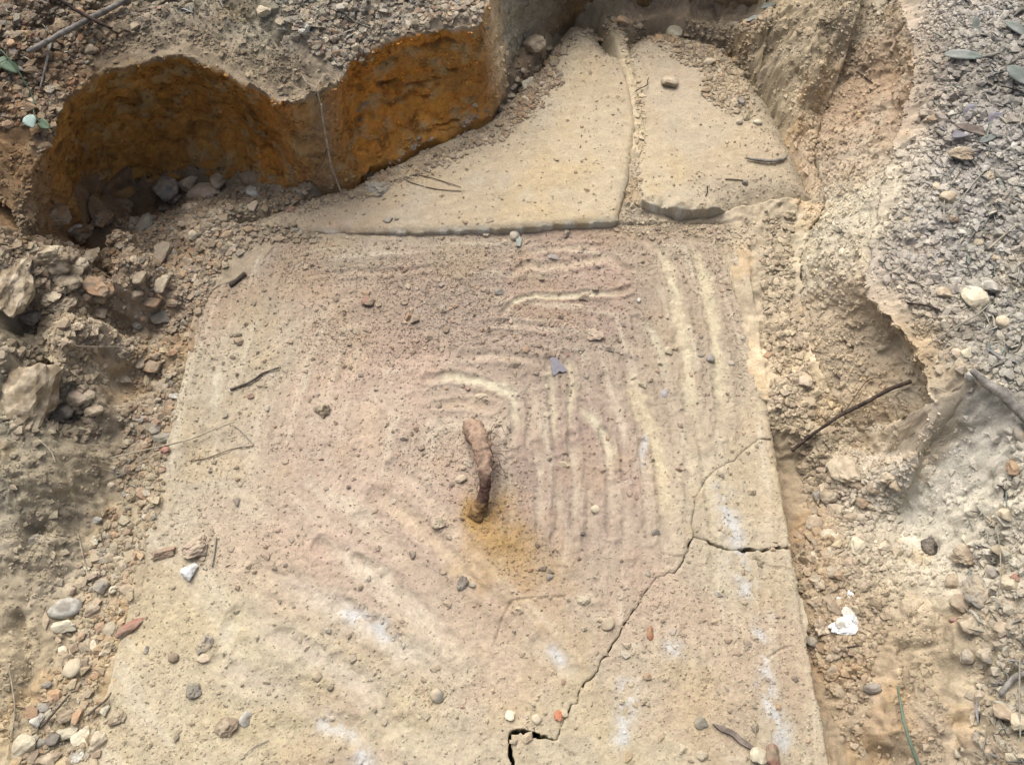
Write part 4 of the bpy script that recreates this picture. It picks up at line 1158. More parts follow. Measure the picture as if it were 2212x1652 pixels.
# --- stones one can pick out
PEB = 'pebbles lying singly on the lid'
ROCKS = [
    # beneath the hollow
    (362,400,52,60,'grey','large grey stone wedged under the dark hollow, left of a pink one',{}),
    (410,395,46,40,'brown','dusty pinkish brown stone touching the foot of the hollow',{}),
    (440,420,64,46,'pink','big pinkish tan stone below the hollow, largest of that pile',{}),
    (474,385,30,52,'brown','upright dark brown slab of stone leaning in the hollow',{'thick':20}),
    (376,428,40,30,'brown','brown stone in front of the grey one under the hollow',{}),
    (411,450,34,28,'tan','round tan stone just below the hollow pile',{}),
    (438,466,22,20,'tan','small tan pebble beside the round stone below the hollow',{}),
    (486,440,24,20,'grey','grey pebble right of the big pinkish stone',{}),
    (545,416,32,28,'pale','pale rounded pebble at the foot of the orange bank',{'kind':'smooth'}),
    (546,444,26,22,'pink','pinkish orange pebble below the pale rounded one',{}),
    (628,455,22,17,'red','small red pebble on the dust before the far slab',{}),
    (312,484,30,56,'olive','elongated grey green stone standing in the left gutter',{'ang':-25}),
    (344,549,64,58,'pink','big pinkish angular stone at the back of the left gutter',{}),
    (399,482,24,20,'brown','brown pebble at the back of the left gutter',{}),
    (429,492,17,15,'cream','cream pebble at the back of the left gutter near the lid',{}),
    (415,508,22,20,'buff','buff pebble by the far left corner of the lid',{}),
    (154,500,34,34,'pale','white quartz like stone stuck in the brown left bank',{'sink':.2}),
    # left gutter
    (300,597,38,30,'tan','flat tan stone low in the left gutter below the pinkish one',{}),
    (347,612,40,36,'buff','yellowish stone against the left edge of the lid',{}),
    (325,655,38,30,'orange','orange brown stone in the left gutter',{}),
    (367,652,34,18,'red','dark red chip lying by the lid edge in the left gutter',{'ang':-25}),
    (346,684,40,34,'olive','greenish grey stone in the left gutter below the orange one',{}),
    (290,636,30,26,'brown','brown stone at the foot of the left bank',{}),
    (297,700,22,20,'olive','olive pebble in the left gutter at the bank foot',{}),
    (329,793,36,32,'orange','yellow orange stone in the middle of the left gutter',{}),
    (300,782,24,20,'brown','brown lump left of the yellow orange stone',{}),
    (334,770,22,18,'red','reddish lump above the yellow orange stone',{}),
    (377,856,22,18,'pale','whitish pebble on the lid edge beside the gutter',{}),
    (333,926,26,24,'grey','grey stone in the left gutter above the long straw',{}),
    (352,944,38,24,'olive','flat olive stone touching the long straw in the gutter',{}),
    (357,972,18,16,'red','small dark red pebble under the long straw',{}),
    (298,905,40,14,'grey','thin grey flake lying in the left gutter',{'thick':6}),
    (329,1077,20,16,'orange','small orange pebble in the gutter left of the lid',{}),
    (315,1116,18,14,'pale','whitish pebble in the gutter left of the lid',{'kind':'smooth'}),
    # left bank
    (68,683,60,36,'dark','dark grey stone in the crevice of the left bank',{}),
    (137,660,50,40,'tan','tan clod among the crumbs of the left bank',{'kind':'rough'}),
    (212,618,58,58,'orange','large orange tan clod bulging from the left bank',{'kind':'rough'}),
    (137,884,46,40,'grey','grey stone in the pocket of the left bank',{}),
    (175,858,52,42,'pink','pinkish stone in the pocket of the left bank, above the others',{}),
    (203,888,36,28,'tan','tan stone at the right of the pocket in the left bank',{}),
    (160,707,34,26,'tan','tan clod perched above the white rootlets',{'kind':'rough'}),
    (110,640,40,30,'buff','buff clod high on the left bank',{'kind':'rough'}),
    # lower left
    (408,1235,38,38,'white','chalk white angular stone on the lid beside the reddish pair',{}),
    (422,1182,88,38,'pink','long reddish brown rock on the lid, larger of the pair',{'ang':33,'big':True,'thick':36}),
    (357,1192,54,26,'red','short reddish rock at the lid edge, smaller of the pair',{'ang':15,'big':True,'thick':24}),
    (142,1314,64,46,'pale','large pale smooth boulder like stone in the lower left rubble',{'kind':'smooth','ang':25}),
    (137,1353,48,28,'cream','jagged cream stone tucked below the large pale one',{}),
    (196,1318,34,26,'tan','tan stone right of the large pale one',{}),
    (281,1356,60,22,'red','dark red bark like splinter of stone at the lid edge',{'ang':38,'thick':16}),
    (238,1362,28,32,'buff','buff stone left of the red splinter',{}),
    (156,1444,42,44,'buff','round buff stone in the lower left rubble',{'kind':'smooth'}),
    (134,1403,22,17,'cream','oval cream pebble above the round buff stone',{'kind':'smooth'}),
    (161,1398,18,22,'orange','orange pebble beside the oval cream one',{}),
    (245,1273,20,20,'cream','round cream pebble by a tan stone at the lid edge',{'kind':'smooth'}),
    (278,1273,32,26,'tan','tan stone right of the round cream pebble',{}),
    (218,1268,36,32,'grey','dusty grey stone left of the round cream pebble',{}),
    (180,1438,26,26,'brown','brown lump right of the round buff stone',{'kind':'rough'}),
    (101,1478,20,14,'grey','blue grey pebble below the round buff stone',{}),
    (70,1170,38,30,'olive','olive stone in the crevice of the lower left bank',{}),
    (117,1510,34,34,'orange','orange pink lump above a pale green stone',{'kind':'rough'}),
    (94,1528,26,20,'pale','pale greenish stone left in the near rubble',{}),
    (141,1544,32,28,'brown','brown nodule in the near left rubble joined to an orange one',{}),
    (166,1545,26,30,'orange','orange nodule in the near left rubble',{}),
    (226,1535,20,24,'cream','cream pebble at the lid edge in the near rubble',{}),
    (252,1550,36,28,'brown','crumbly brown clod on the near left lid edge',{'kind':'rough'}),
    (141,1580,48,30,'cream','flat cream stone, left of two touching ones in the near rubble',{}),
    (177,1590,42,42,'cream','upright cream stone, right of two touching ones in the near rubble',{}),
    (209,1600,36,36,'buff','buff stone right of the cream pair',{}),
    (48,1612,54,42,'cream','big cream angular stone in the near left corner',{}),
    (72,1632,30,26,'tan','tan stone against the big cream one in the near corner',{}),
    (114,1597,30,26,'dark','dark grey stone in the near left rubble',{}),
    (88,1606,26,18,'olive','olive stone left of the dark grey one',{}),
    (105,1640,56,34,'tan','large dusty tan stone at the bottom of the near left rubble',{}),
    (165,1634,28,26,'pale','pale square stone at the bottom of the near left rubble',{}),
    (80,1556,34,28,'pale','pale stone beside a grey twig in the near left rubble',{}),
    # on the lid
    (696,885,34,36,'brown','lone brown rock in the middle of the left half of the lid',{'kind':'rough'}),
    (516,736,20,18,'brown','brown pebble on the lid above the crooked twig',{}),
    (541,855,14,14,'red','red pebble on the lid below the crooked twig',{}),
    (418,600,22,16,'tan','tan pebble at the far left of the lid',{}),
    (374,1419,24,24,'brown','brown oval pebble on the near left of the lid',{'ang':50,'kind':'smooth'}),
    (442,1390,34,36,'grey','crumbly grey lump on the near left of the lid',{'kind':'rough'}),
    (438,1421,32,16,'pink','pinkish chip just below the crumbly grey lump',{}),
    (417,1492,32,28,'olive','small olive clod on the near left of the lid',{'kind':'rough'}),
    (315,1403,13,14,'grey','grey pebble near the left edge of the lid',{}),
    (490,1575,46,36,'brown','reddish brown clod near the bottom of the lid',{'kind':'rough'}),
    (530,1553,30,26,'pale','pale grey flat stone beside the reddish brown clod',{'thick':12}),
    (684,1461,22,19,'tan','round tan pebble on the near half of the lid',{'kind':'smooth'}),
    (944,1502,32,30,'grey','rounded grey stone on the near middle of the lid',{'kind':'smooth'}),
    (944,1129,30,24,'pink','pinkish lump on the lid left of the ochre stain',{'kind':'rough'}),
    (998,1258,24,26,'dark','dark grey lump on the lid beside the long diagonal smear',{'kind':'rough'}),
    (1020,1264,14,10,'olive','olive crumb beside the dark grey lump',{}),
    (1186,1246,18,13,'dark','dark flat pebble on the lid right of the ochre stain',{}),
    (1416,1149,18,13,'dark','dark pebble on the broad yellow smear',{}),
    (1287,1100,22,18,'buff','buff pebble on the lid right of the handle',{'kind':'smooth'}),
    (1262,1299,26,18,'buff','buff crumbly lump above the long crack',{'kind':'rough'}),
    (1313,1345,34,30,'tan','round flat tan clod left of the long crack',{'thick':10,'kind':'smooth'}),
    (1102,1546,20,22,'cream','cream pebble above the bent crack near the bottom',{}),
    (1160,1552,22,20,'buff','buff pebble between the cream one and the crack',{}),
    (1404,1367,18,24,'rust','bright rust orange chip on the lid',{}),
    (1207,1546,18,22,'rust','rust orange chip at the edge of the long crack',{}),
    (1284,724,34,24,'pink','pinkish lump on the lid above the grey bark chip',{'kind':'rough'}),
    (1078,630,20,16,'dark','dark pebble on the far middle of the lid',{}),
    (795,652,26,22,'red','small red pebble on the far left part of the lid',{}),
    (1535,775,20,20,'lilac','lilac grey pebble on the right of the lid',{'kind':'smooth'}),
    (1738,826,28,28,'pink','pale pink pebble at the foot of the right bank',{}),
    (1660,770,22,18,'orange','yellow brown pebble by the right bank',{}),
    (1040,858,24,14,'tan','tan lump inside the curved cream smear',{'kind':'rough'}),
    (1218,1003,22,12,'tan','tan lump below a short yellow smear',{'kind':'rough'}),
    (996,1035,24,18,'tan','tan pebble left of the rusty handle',{}),
    (1380,650,10,12,'pale','small pale pebble with a hole beside the far smears',{}),
    (1195,556,22,18,'lilac','bluish grey chip on the far part of the lid',{'thick':8}),
    (1436,848,17,20,'lilac','thin bluish grey flake beside the yellow smear',{'thick':6}),
    # far slab
    (1447,178,34,32,'brown','brown stone on the right piece of the far slab',{}),
    (1154,94,46,42,'brown','large red brown stone at the left of the far slab',{}),
    (1142,183,30,36,'cream','pale flaky stone among rubble left of the far slab',{}),
    (1346,46,28,24,'orange','reddish stone at the far end of the slab',{}),
    (1300,88,14,12,'orange','small orange pebble near the far end of the slab',{}),
    (1459,70,34,34,'cream','cream stone at the far end of the right slab piece',{}),
    (1510,103,20,20,'orange','yellow pebble right of the far slab',{}),
    (1495,92,16,14,'grey','grey pebble next to the yellow one right of the far slab',{}),
    (1533,135,24,20,'tan','tan stone beyond the right slab piece',{}),
    (1601,220,18,22,'dark','dark oval pebble on the right edge of the far slab',{}),
    (1637,264,18,16,'cream','round cream pebble right of the far slab',{'kind':'smooth'}),
    (1597,264,14,12,'grey','bluish grey pebble right of the far slab',{}),
    (1610,395,16,14,'dark','dark pebble below the small twig on the far slab',{}),
    (1112,508,26,26,'grey','grey pebble lying on the step between the slab and the lid',{'kind':'smooth'}),
    (1056,474,20,18,'tan','flat tan spot of clay on the near edge of the far slab',{'thick':5}),
    (838,474,24,12,'olive','olive lump on the near left edge of the far slab',{}),
    (818,405,50,40,'olive','big olive clod on the left of the far slab',{'kind':'rough','thick':20}),
    # right bank and trench
    (1823,1016,60,90,'tan','tall tan rock in the trench right of the lid',{'big':True,'ang':10}),
    (1786,1032,32,34,'tan','tan lump leaning on the tall rock',{'kind':'rough'}),
    (1789,1070,34,32,'brown','brown stone below the tall rock',{}),
    (1768,1071,26,26,'grey','grey stone at the lid side below the tall rock',{}),
    (1806,1092,60,36,'dark','dark grey slate like rock in the trench',{'big':True,'thick':24}),
    (1864,1079,28,30,'orange','orange stone right of the dark slate like rock',{}),
    (1919,1031,36,24,'tan','tan clod at the foot of the right bank',{'kind':'rough'}),
    (1936,1046,28,22,'tan','tan pebble beside the clod at the bank foot',{}),
    (1844,1118,40,24,'tan','buried tan stone in the trench',{}),
    (1797,1156,44,26,'cream','flat cream flake in the trench right of the lid',{'thick':12}),
    (1851,1180,36,34,'cream','upright cream flake in the trench, below the flat one',{'thick':14}),
    (1888,1484,44,22,'dark','dark stone low in the right trench',{'thick':16}),
    (1638,1633,34,34,'cream','cream stone at the tip of the bark strip',{}),
    (1669,1631,40,38,'red','red brown stone beside the cream one at the bottom',{}),
    (1516,1630,24,20,'buff','buff pebble left of the bark strip',{}),
    (1472,1618,20,18,'buff','pale buff pebble near the bottom edge of the lid',{}),
    (1514,1560,28,26,'olive','olive stone above the bark strip',{}),
    (1752,1384,28,22,'grey','grey stone at the edge of the broken piece',{}),
    # right ground
    (2108,645,46,56,'cream','tan white block of stone on the right ground, larger of two',{'ang':35}),
    (2141,622,34,36,'pale','pale stone right behind the tan white block',{}),
    (2168,696,34,32,'buff','round buff stone right of the straw on the right ground',{'kind':'smooth'}),
    (2040,634,30,30,'tan','tan stone left of the tan white block',{}),
    (2091,762,30,26,'cream','cream stone below the straw on the right ground',{}),
    (2098,809,32,22,'pale','white flake above the thick branch',{'thick':12}),
    (2070,761,28,26,'pink','pinkish round stone left of the cream one',{}),
    (2156,762,20,16,'buff','small buff pebble right of the cream stone',{}),
    (2204,936,30,40,'grey','rounded grey stone at the right edge of the view',{'kind':'smooth'}),
    (2197,1012,50,32,'orange','orange stone at the right edge below the grey one',{}),
    (2126,1280,62,66,'grey','largest grey rock in the heap on the right ground',{'big':True}),
    (2087,1202,60,52,'tan','large tan rock at the top of the right heap',{'big':True}),
    (2060,1257,36,30,'tan','tan stone left in the right heap',{}),
    (2078,1300,44,40,'brown','brown rock below the large tan one in the right heap',{}),
    (2100,1347,52,44,'tan','tan rock in the lower part of the right heap',{}),
    (2166,1357,36,32,'tan','tan stone at the right of the lower heap',{}),
    (2132,1416,42,38,'grey','grey stone near the bottom of the right heap',{}),
    (2090,1419,30,28,'grey','small grey stone at the bottom left of the right heap',{}),
    (2184,1262,44,40,'buff','buff rock at the right edge of the heap',{}),
    (2196,1245,28,18,'red','pink red stone on top of the buff rock',{}),
    (2063,1340,26,18,'red','dark red brown stone in the right heap',{}),
    (2180,1110,40,34,'buff','buff stone above the right heap',{}),
    (2008,1180,36,30,'black','black charred lump at the foot of the white clay face',{'kind':'rough'}),
    (2077,333,60,40,'tan','knobbly tan rock on the upper right ground',{'big':True}),
    (2057,248,22,20,'pale','pale pebble on the upper right ground',{'kind':'smooth'}),
    (2018,255,30,22,'orange','tan orange stone left of the pale pebble',{}),
    (2050,424,34,26,'tan','tan stone below the knobbly rock',{}),
    (2081,505,22,18,'pale','pale pebble beside the straws on the right ground',{}),
    (2060,470,22,20,'orange','orange pebble beside the straws on the right ground',{}),
    (2200,1560,36,34,'buff','buff stone at the lower right edge',{}),
    (2168,1540,40,40,'tan','tan stone in the lower right heap',{}),
]
for px, py, w, h, c, lab, kw in ROCKS:
    put_rock(px, py, w, h, c, lab, **kw)

# white plaster lump: two lobes and crumbs that stuck together are separate bits
for px, py, w, h, lab, an in [(1826,1353,62,50,'larger lump of white plaster in the right trench',10),(1838,1328,56,26,'long white plaster piece resting on the larger lump',-35),(1813,1293,18,14,'small white plaster crumb above the lumps',0),(1838,1283,14,18,'white plaster crumb highest in its scatter',0),(1812,1305,12,16,'white plaster crumb just above the long piece',0),(1822,1281,12,14,'tiny whitish plaster crumb between two others',0)]:
    put_rock(px, py, w, h, 'white', lab, name='plaster_lump', cat='plaster', ang=an, kind='rough', big=w > 40)

# clay clods that overhang the left bank
for px, py, w, h, c, lab, an in [(20,610,90,150,'bank','big clay block leaning out at the left edge, above the crevice',10),(36,865,150,210,'bank','pale clay block overhanging the pocket in the left bank',0),(100,560,90,80,'bank','clay clod below the dark hollow at the far left',20),(165,505,80,60,'clay','orange brown clay clod at the bottom left of the dark hollow',10),(215,478,70,54,'clay','orange brown clay clod fallen inside the dark hollow',-20),(262,446,54,40,'clay','small orange brown clay clod inside the dark hollow beside the grey stone',15),(125,470,60,60,'clay','orange brown clay clod clinging to the left end of the dark hollow',0),(190,560,60,60,'bank','clay clod right of another below the hollow',0),(140,600,70,60,'bank','buff clay clod on the crumbly left bank',0),
                                   ]:
    put_rock(px, py, w, h, c, lab, name='clay_clod', cat='clay clod', ang=an, big=True, sink=0.5, thick=0.8 * min(w, h))

# --- rubble: the larger stones one by one
def poly_px(poly, n):
    P = np.array(poly, float); lo = P.min(0); hi = P.max(0); out = []
    while len(out) < n:
        q = rng.uniform(lo, hi, (n * 2, 2)); m = inside(q[:, 0], q[:, 1], P); out += list(q[m])
    return out[:n]


ZONES = [
    ([(275,560),(370,490),(400,530),(385,640),(370,800),(345,960),(255,960),(275,700)], 34, 14, 30, ['tan','brown','olive','grey','tan','buff'], ('stone', ' in the left gutter', 'stone'), 'rubble stones in the left gutter'),
    ([(245,980),(335,980),(305,1150),(265,1300),(205,1480),(185,1640),(60,1640),(110,1450),(160,1250)], 42, 12, 26, ['buff','cream','tan','tan','orange','grey','pale'], ('stone', ' along the near left lid edge', 'stone'), 'rubble stones along the near left lid edge'),
    ([(1770,990),(1890,1010),(1940,1100),(1870,1250),(1770,1250),(1730,1110)], 36, 14, 32, ['tan','tan','brown','buff'], ('soil lump', ' in the right trench', 'soil_lump'), 'soil lumps in the right trench'),
    ([(1750,1250),(1800,1250),(1830,1420),(1870,1640),(1840,1640),(1790,1440)], 34, 16, 34, ['tan','brown','tan'], ('soil lump', ' along the broken lid side', 'soil_lump'), 'soil lumps along the broken lid side'),
    ([(1980,400),(2212,270),(2212,860),(2080,840),(1990,700),(1930,600),(1930,480)], 40, 12, 26, ['grey','tan','pale','buff','grey','lilac'], ('stone', ' in the gravel', 'stone'), 'small stones on the right ground'),
    ([(2070,1190),(2212,1050),(2212,1652),(2120,1652),(2060,1400)], 60, 16, 38, ['tan','buff','grey','tan','brown'], ('soil lump', ' in the right heap', 'soil_lump'), 'soil lumps in the right heap'),
    ([(1100,130),(1190,90),(1190,160),(1110,250),(1070,260)], 16, 10, 24, ['tan','brown','pink','buff'], ('stone', ' by the far slab', 'stone'), 'small stones left of the far slab'),
    ([(20,540),(150,520),(220,560),(220,700),(120,740),(20,680)], 26, 16, 44, ['tan','buff','pink','tan','brown'], ('clay lump', ' on the left bank', 'clay_lump'), 'clay lumps on the left bank'),
    ([(560,20),(1040,10),(1040,50),(830,80),(700,140),(590,60)], 30, 12, 34, ['grey','buff','tan','pale'], ('soil lump', ' on top of the far bank', 'soil_lump'), 'soil lumps on top of the far bank'),
    ([(10,20),(280,10),(200,110),(110,230),(20,250)], 24, 12, 32, ['tan','orange','brown','grey'], ('soil lump', ' on the far left bank', 'soil_lump'), 'soil lumps on the far left bank'),
]
_cut = re.compile(r" (wedged|touching|below|beside|in|on|at|under|with|lying|standing|against|high|perched|low|among|near|leaning|tucked|by|right|left|above|just|stuck|between|from|bulging|joined|resting|of|inside|beyond|next|behind|highest|half)\b.*|,.*")
ANCH = [(r_[0], r_[1], _cut.sub('', r_[5])) for r_ in ROCKS]
_cnt = {}
for a_ in ANCH: _cnt[a_[2]] = _cnt.get(a_[2], 0) + 1
ANCH = [a_ for a_ in ANCH if _cnt[a_[2]] == 1 and 2 <= len(a_[2].split()) <= 5]
COLW = {'pale': 'whitish', 'lilac': 'lilac grey', 'olive': 'grey green'}
used_lab = set()
nrub = 0
for poly, n, s0, s1, cols, lab, grp in ZONES:
    noun, where, nm = lab
    for (px, py) in poly_px(poly, n):
        s = s0 + (s1 - s0) * rng.random() ** 1.8
        c = cols[rng.integers(len(cols))]
        if min(math.hypot(px - r_[0], (py - r_[1])) - 0.5 * max(r_[2], r_[3]) for r_ in ROCKS) < s * 0.6: continue
        kind = ('angular', 'rough', 'angular', 'rough')[rng.integers(4)]
        an = min(ANCH, key=lambda q: math.hypot(q[0] - px, q[1] - py))
        dx, dy = px - an[0], py - an[1]
        rel = ('right of' if dx > 0 else 'left of') if abs(dx) > abs(dy) else ('below' if dy > 0 else 'above')
        far_ = 'close ' if math.hypot(dx, dy) < 55 else ''
        lb_ = ('larger ' if s > s0 + .5 * (s1 - s0) else 'small ') + ('jagged ' if kind == 'angular' else 'knobbly ') + COLW.get(c, c) + ' ' + noun + ' ' + far_ + rel + ' the ' + an[2] + where
        if len(lb_.split()) > 16: lb_ = lb_.replace('jagged ', '').replace('knobbly ', '')
        if len(lb_.split()) > 16: lb_ = lb_.replace('larger ', '').replace('small ', '', 1)
        if lb_ in used_lab or len(lb_.split()) > 16: continue
        used_lab.add(lb_)
        put_rock(px, py, s * rng.uniform(.8, 1.3), s * rng.uniform(.7, 1.1), c, lb_, name=nm, cat='stone' if nm == 'stone' else 'soil lump', group=grp, ang=rng.uniform(0, 180), kind=kind, seed=int(rng.integers(9)), sink=.38)
        nrub += 1

# ------------------------------------------------------------------ crumbs: thousands of small grains, real geometry, joined
OV1 = np.array([(1, 0, 0), (-1, 0, 0), (0, 1, 0), (0, -1, 0), (0, 0, 1), (0, 0, -1)], float)
OF1 = np.array([(0, 2, 4), (2, 1, 4), (1, 3, 4), (3, 0, 4), (2, 0, 5), (1, 2, 5), (3, 1, 5), (0, 3, 5)])


def crumbs(name, pts, sizes, cols, lift=0.18, small=False):
    n = len(pts)
    BV, BF = (OV1, OF1) if small else (IV1, IF1)
    base = BV[None] * 1.0
    jit = 1 + 0.30 * rng.normal(size=(n, len(BV), 1)).clip(-1.6, 1.6)
    sc = np.stack([rng.uniform(.75, 1.3, n), rng.uniform(.75, 1.3, n), rng.uniform(.5, .95, n)], 1)[:, None, :]
    v = base * jit * sc * sizes[:, None, None]
    a = rng.uniform(0, 2 * math.pi, n); ca, sa = np.cos(a)[:, None], np.sin(a)[:, None]
    vx = v[..., 0] * ca - v[..., 1] * sa; vy = v[..., 0] * sa + v[..., 1] * ca
    v = np.stack([vx, vy, v[..., 2]], -1) + pts[:, None, :]
    v[..., 2] += lift * sizes[:, None]
    f = (BF[None] + (np.arange(n) * len(BV))[:, None, None]).reshape(-1, 3)
    c = np.repeat(cols, len(BV), 0)
    return link(name, mesh_from(name, v.reshape(-1, 3), f, SOIL, c, smooth=False))


LID_OK = ('lid_panel', 'broken_piece')


def gather(n, poly_or_none, dens, size_fn, pal, on=None, base_mix=0.62, feather=0.018, vary=(.88, 1.14)):
    """random places in plan, thinned by a density, set down on the surface below"""
    pts, sizes, cols = [], [], []
    P = np.array(poly_or_none); lo = P.min(0); hi = P.max(0)
    tries = 0
    while len(pts) < n and tries < 40:
        tries += 1
        q = rng.uniform(lo, hi, (max(2000, n), 2))
        q = q[inside(q[:, 0], q[:, 1], P)]
        if dens is not None:
            q = q[rng.random(len(q)) < dens(q[:, 0], q[:, 1])]
        if feather:
            e = seg_dist(q[:, 0], q[:, 1], P, True) + 0.5 * feather * fbm2(q[:, 0], q[:, 1], 30, 3, 640)
            q = q[rng.random(len(q)) < sstep(0, feather, e) * (0.35 + 0.65 * sstep(-0.25, 0.3, fbm2(q[:, 0], q[:, 1], 18, 3, 641)))]
        for a, b in q:
            if len(pts) >= n: break
            loc, nor, ob = drop(a, b)
            if loc is None: continue
            if on and {'bank_foot': 'right_bank'}.get(ob.name.split('.')[0], ob.name.split('.')[0]) not in on: continue
            pts.append(loc[:])
    pts = np.array(pts); n = len(pts)
    sizes = size_fn(n)
    pal = alb(np.array(pal), ALB * 1.06, .74)
    cols = pal[rng.integers(len(pal), size=n)]
    if on == LID_OK: loc_c = lid_col(pts[:, 0], pts[:, 1])
    elif on == ('slab_piece',): loc_c = slab_col(pts[:, 0], pts[:, 1])
    else:
        _, a_, q1, q2 = clod_relief(pts[:, 0], pts[:, 1]); loc_c = soil_colour(pts[:, 0], pts[:, 1], a_ * 0, q1, q2)
    cols = (cols * (1 - base_mix) + loc_c * base_mix) * rng.uniform(*vary, (n, 1))
    return pts, sizes, cols


PAL_TAN = [(196,170,134),(188,160,124),(204,178,140),(182,152,122),(200,166,140),(170,146,118),(206,188,150)]
PAL_MIX = PAL_TAN + [(150,118,90),(170,110,84),(120,112,104),(190,184,170),(196,144,90),(140,132,120)]
PAL_GREY = [(190,178,162),(176,166,154),(206,194,172),(156,146,138),(198,184,156),(166,156,150),(216,208,190),(136,128,122)]
band = [ats(p) for p in ([(640,560),(900,600),(1250,560)], [(700,700),(850,760),(1050,720),(1300,700)], [(960,960),(1080,1060),(1000,1100)], [(1500,560),(1640,640),(1680,800)], [(900,620),(1100,680)])]


def lid_density(a, b):
    d = 0.12 + 0.16 * sstep(0.0, 0.5, fbm2(a, b, 9, 3, 600))
    for P in band:
        d = d + 0.42 * np.exp(-(seg_dist(a, b, P) / 0.05) ** 2)
    for P, w, c, k in streak_w:
        d = d * (1 - 0.9 * k * np.exp(-(seg_dist(a, b, P) / (w * 0.9)) ** 2))
    d = d + 0.3 * np.exp(-(seg_dist(a, b, LID[2:4]) / 0.02) ** 2)
    return d


p, s, c = gather(44000, LID, lid_density, lambda n: np.clip(np.exp(rng.normal(math.log(.00105), .45, n)), .0005, .0040), PAL_TAN, LID_OK, feather=0, base_mix=0.9, vary=(.96, 1.14))
tag(crumbs('soil_crumbs', p, s, c, small=True), 'fine tan crumbs of soil scattered over the concrete lid', 'soil crumbs', kind='stuff')
p, s, c = gather(900, LID, lid_density, lambda n: np.clip(np.exp(rng.normal(math.log(.0034), .32, n)), .0022, .0080), PAL_MIX, LID_OK, feather=0, base_mix=0.6)
tag(crumbs('grit', p, s, c), 'coarser mixed grit dotted over the concrete lid', 'grit', kind='stuff')

gut = np.vstack([ats([(200,500),(250,440),(310,400),(380,385),(510,385),(600,400),(740,415),(850,345),(960,300),(1060,258),(1070,275),(960,320),(840,380),(770,425),(740,480),(690,530),(560,535),(500,570),(460,640),(425,700),(390,830),(365,1000),(335,1160),(290,1300),(232,1480),(200,1660),(20,1660),(90,1450),(150,1240),(235,1050),(265,830)])])
p, s, c = gather(9000, gut, None, lambda n: np.clip(np.exp(rng.normal(math.log(.0026), .48, n)), .0010, .0085), PAL_MIX + [(150,130,108)], ('pit_floor', 'left_bank', 'far_bank') + LID_OK)
tag(crumbs('gutter_rubble', p, s, c), 'loose mixed rubble filling the gutter left of the lid', 'rubble', kind='stuff')
rt = np.array([at(a, b, z)[:2] for a, b, z in [(1640,470,0),(1720,470,0),(1720,640,0),(1760,800,0),(1870,930,0),(1960,1080,0),(1960,1250,.02),(1900,1420,.01),(1900,1652,0),(1840,1660,-.04),(1760,1430,-.03),(1700,1200,-.03),(1738,1120,-.04),(1728,1000,-.04),(1700,945,-.02),(1660,935,0),(1640,700,0)]])
p, s, c = gather(7500, rt, None, lambda n: np.clip(np.exp(rng.normal(math.log(.0026), .45, n)), .0010, .0080), PAL_TAN + [(160,130,96)], ('pit_floor', 'right_bank'))
tag(crumbs('trench_rubble', p, s, c), 'loose tan soil crumbs in the trench right of the lid', 'rubble', kind='stuff')
rg = np.array([at(a, b, z)[:2] for a, b, z in [(1960,0,.21),(2260,-20,.27),(2260,900,.19),(2260,1660,.11),(2090,1660,.08),(2060,1430,.06),(2060,1240,.06),(2150,1100,.12),(2150,900,.15),(2030,860,.13),(1960,700,.14),(1880,600,.13),(1910,420,.15),(1960,250,.19)]])
p, s, c = gather(6500, rg, None, lambda n: np.clip(np.exp(rng.normal(math.log(.0030), .48, n)), .0012, .0085), PAL_GREY, ('ground', 'right_bank'), feather=0.05, base_mix=.7)
p2, s2, c2 = gather(12000, rg, None, lambda n: np.clip(np.exp(rng.normal(math.log(.0016), .45, n)), .0008, .005), PAL_GREY + PAL_TAN, ('ground', 'right_bank'), feather=0.03, base_mix=.7)
tag(crumbs('topsoil_grains', p2, s2, c2, small=True), 'fine grey tan grains of topsoil right of the pit', 'topsoil', kind='stuff')
tag(crumbs('gravel', p, s, c), 'greyish gravelly topsoil covering the ground right of the pit', 'gravel', kind='stuff')
tl = np.array([at(a, b, z)[:2] for a, b, z in [(-40,-20,.3),(460,-30,.28),(330,60,.27),(200,130,.26),(110,280,.24),(60,290,.24),(-40,290,.25)]])
p, s, c = gather(3000, tl, None, lambda n: np.clip(np.exp(rng.normal(math.log(.0032), .45, n)), .0012, .010), PAL_MIX, ('ground', 'far_bank'))
tag(crumbs('topsoil_crumbs', p, s, c), 'brown crumbly topsoil at the far left above the dark hollow', 'topsoil', kind='stuff')
tm = np.array([at(a, b, z)[:2] for a, b, z in [(560,-30,.28),(1060,-40,.22),(1050,50,.2),(830,85,.2),(740,160,.2),(660,150,.2),(600,60,.25)]])
p, s, c = gather(2600, tm, None, lambda n: np.clip(np.exp(rng.normal(math.log(.0034), .48, n)), .0012, .008), PAL_MIX + PAL_GREY, ('ground', 'far_bank'))
tag(crumbs('bank_crumbs', p, s, c), 'loose crumbs and dry bits on top of the far bank', 'soil crumbs', kind='stuff')
lb = np.array([at(a, b, z)[:2] for a, b, z in [(-20,520,.18),(150,490,.1),(240,520,.09),(235,700,.07),(200,920,.04),(100,930,.1),(-20,950,.13)]])
p, s, c = gather(2200, lb, None, lambda n: np.clip(np.exp(rng.normal(math.log(.0036), .5, n)), .0012, .008), PAL_TAN + [(150,120,90)], ('left_bank', 'ground', 'pit_floor'))
tag(crumbs('clay_crumbs', p, s, c), 'tan clay crumbs broken from the left bank', 'clay crumbs', kind='stuff')
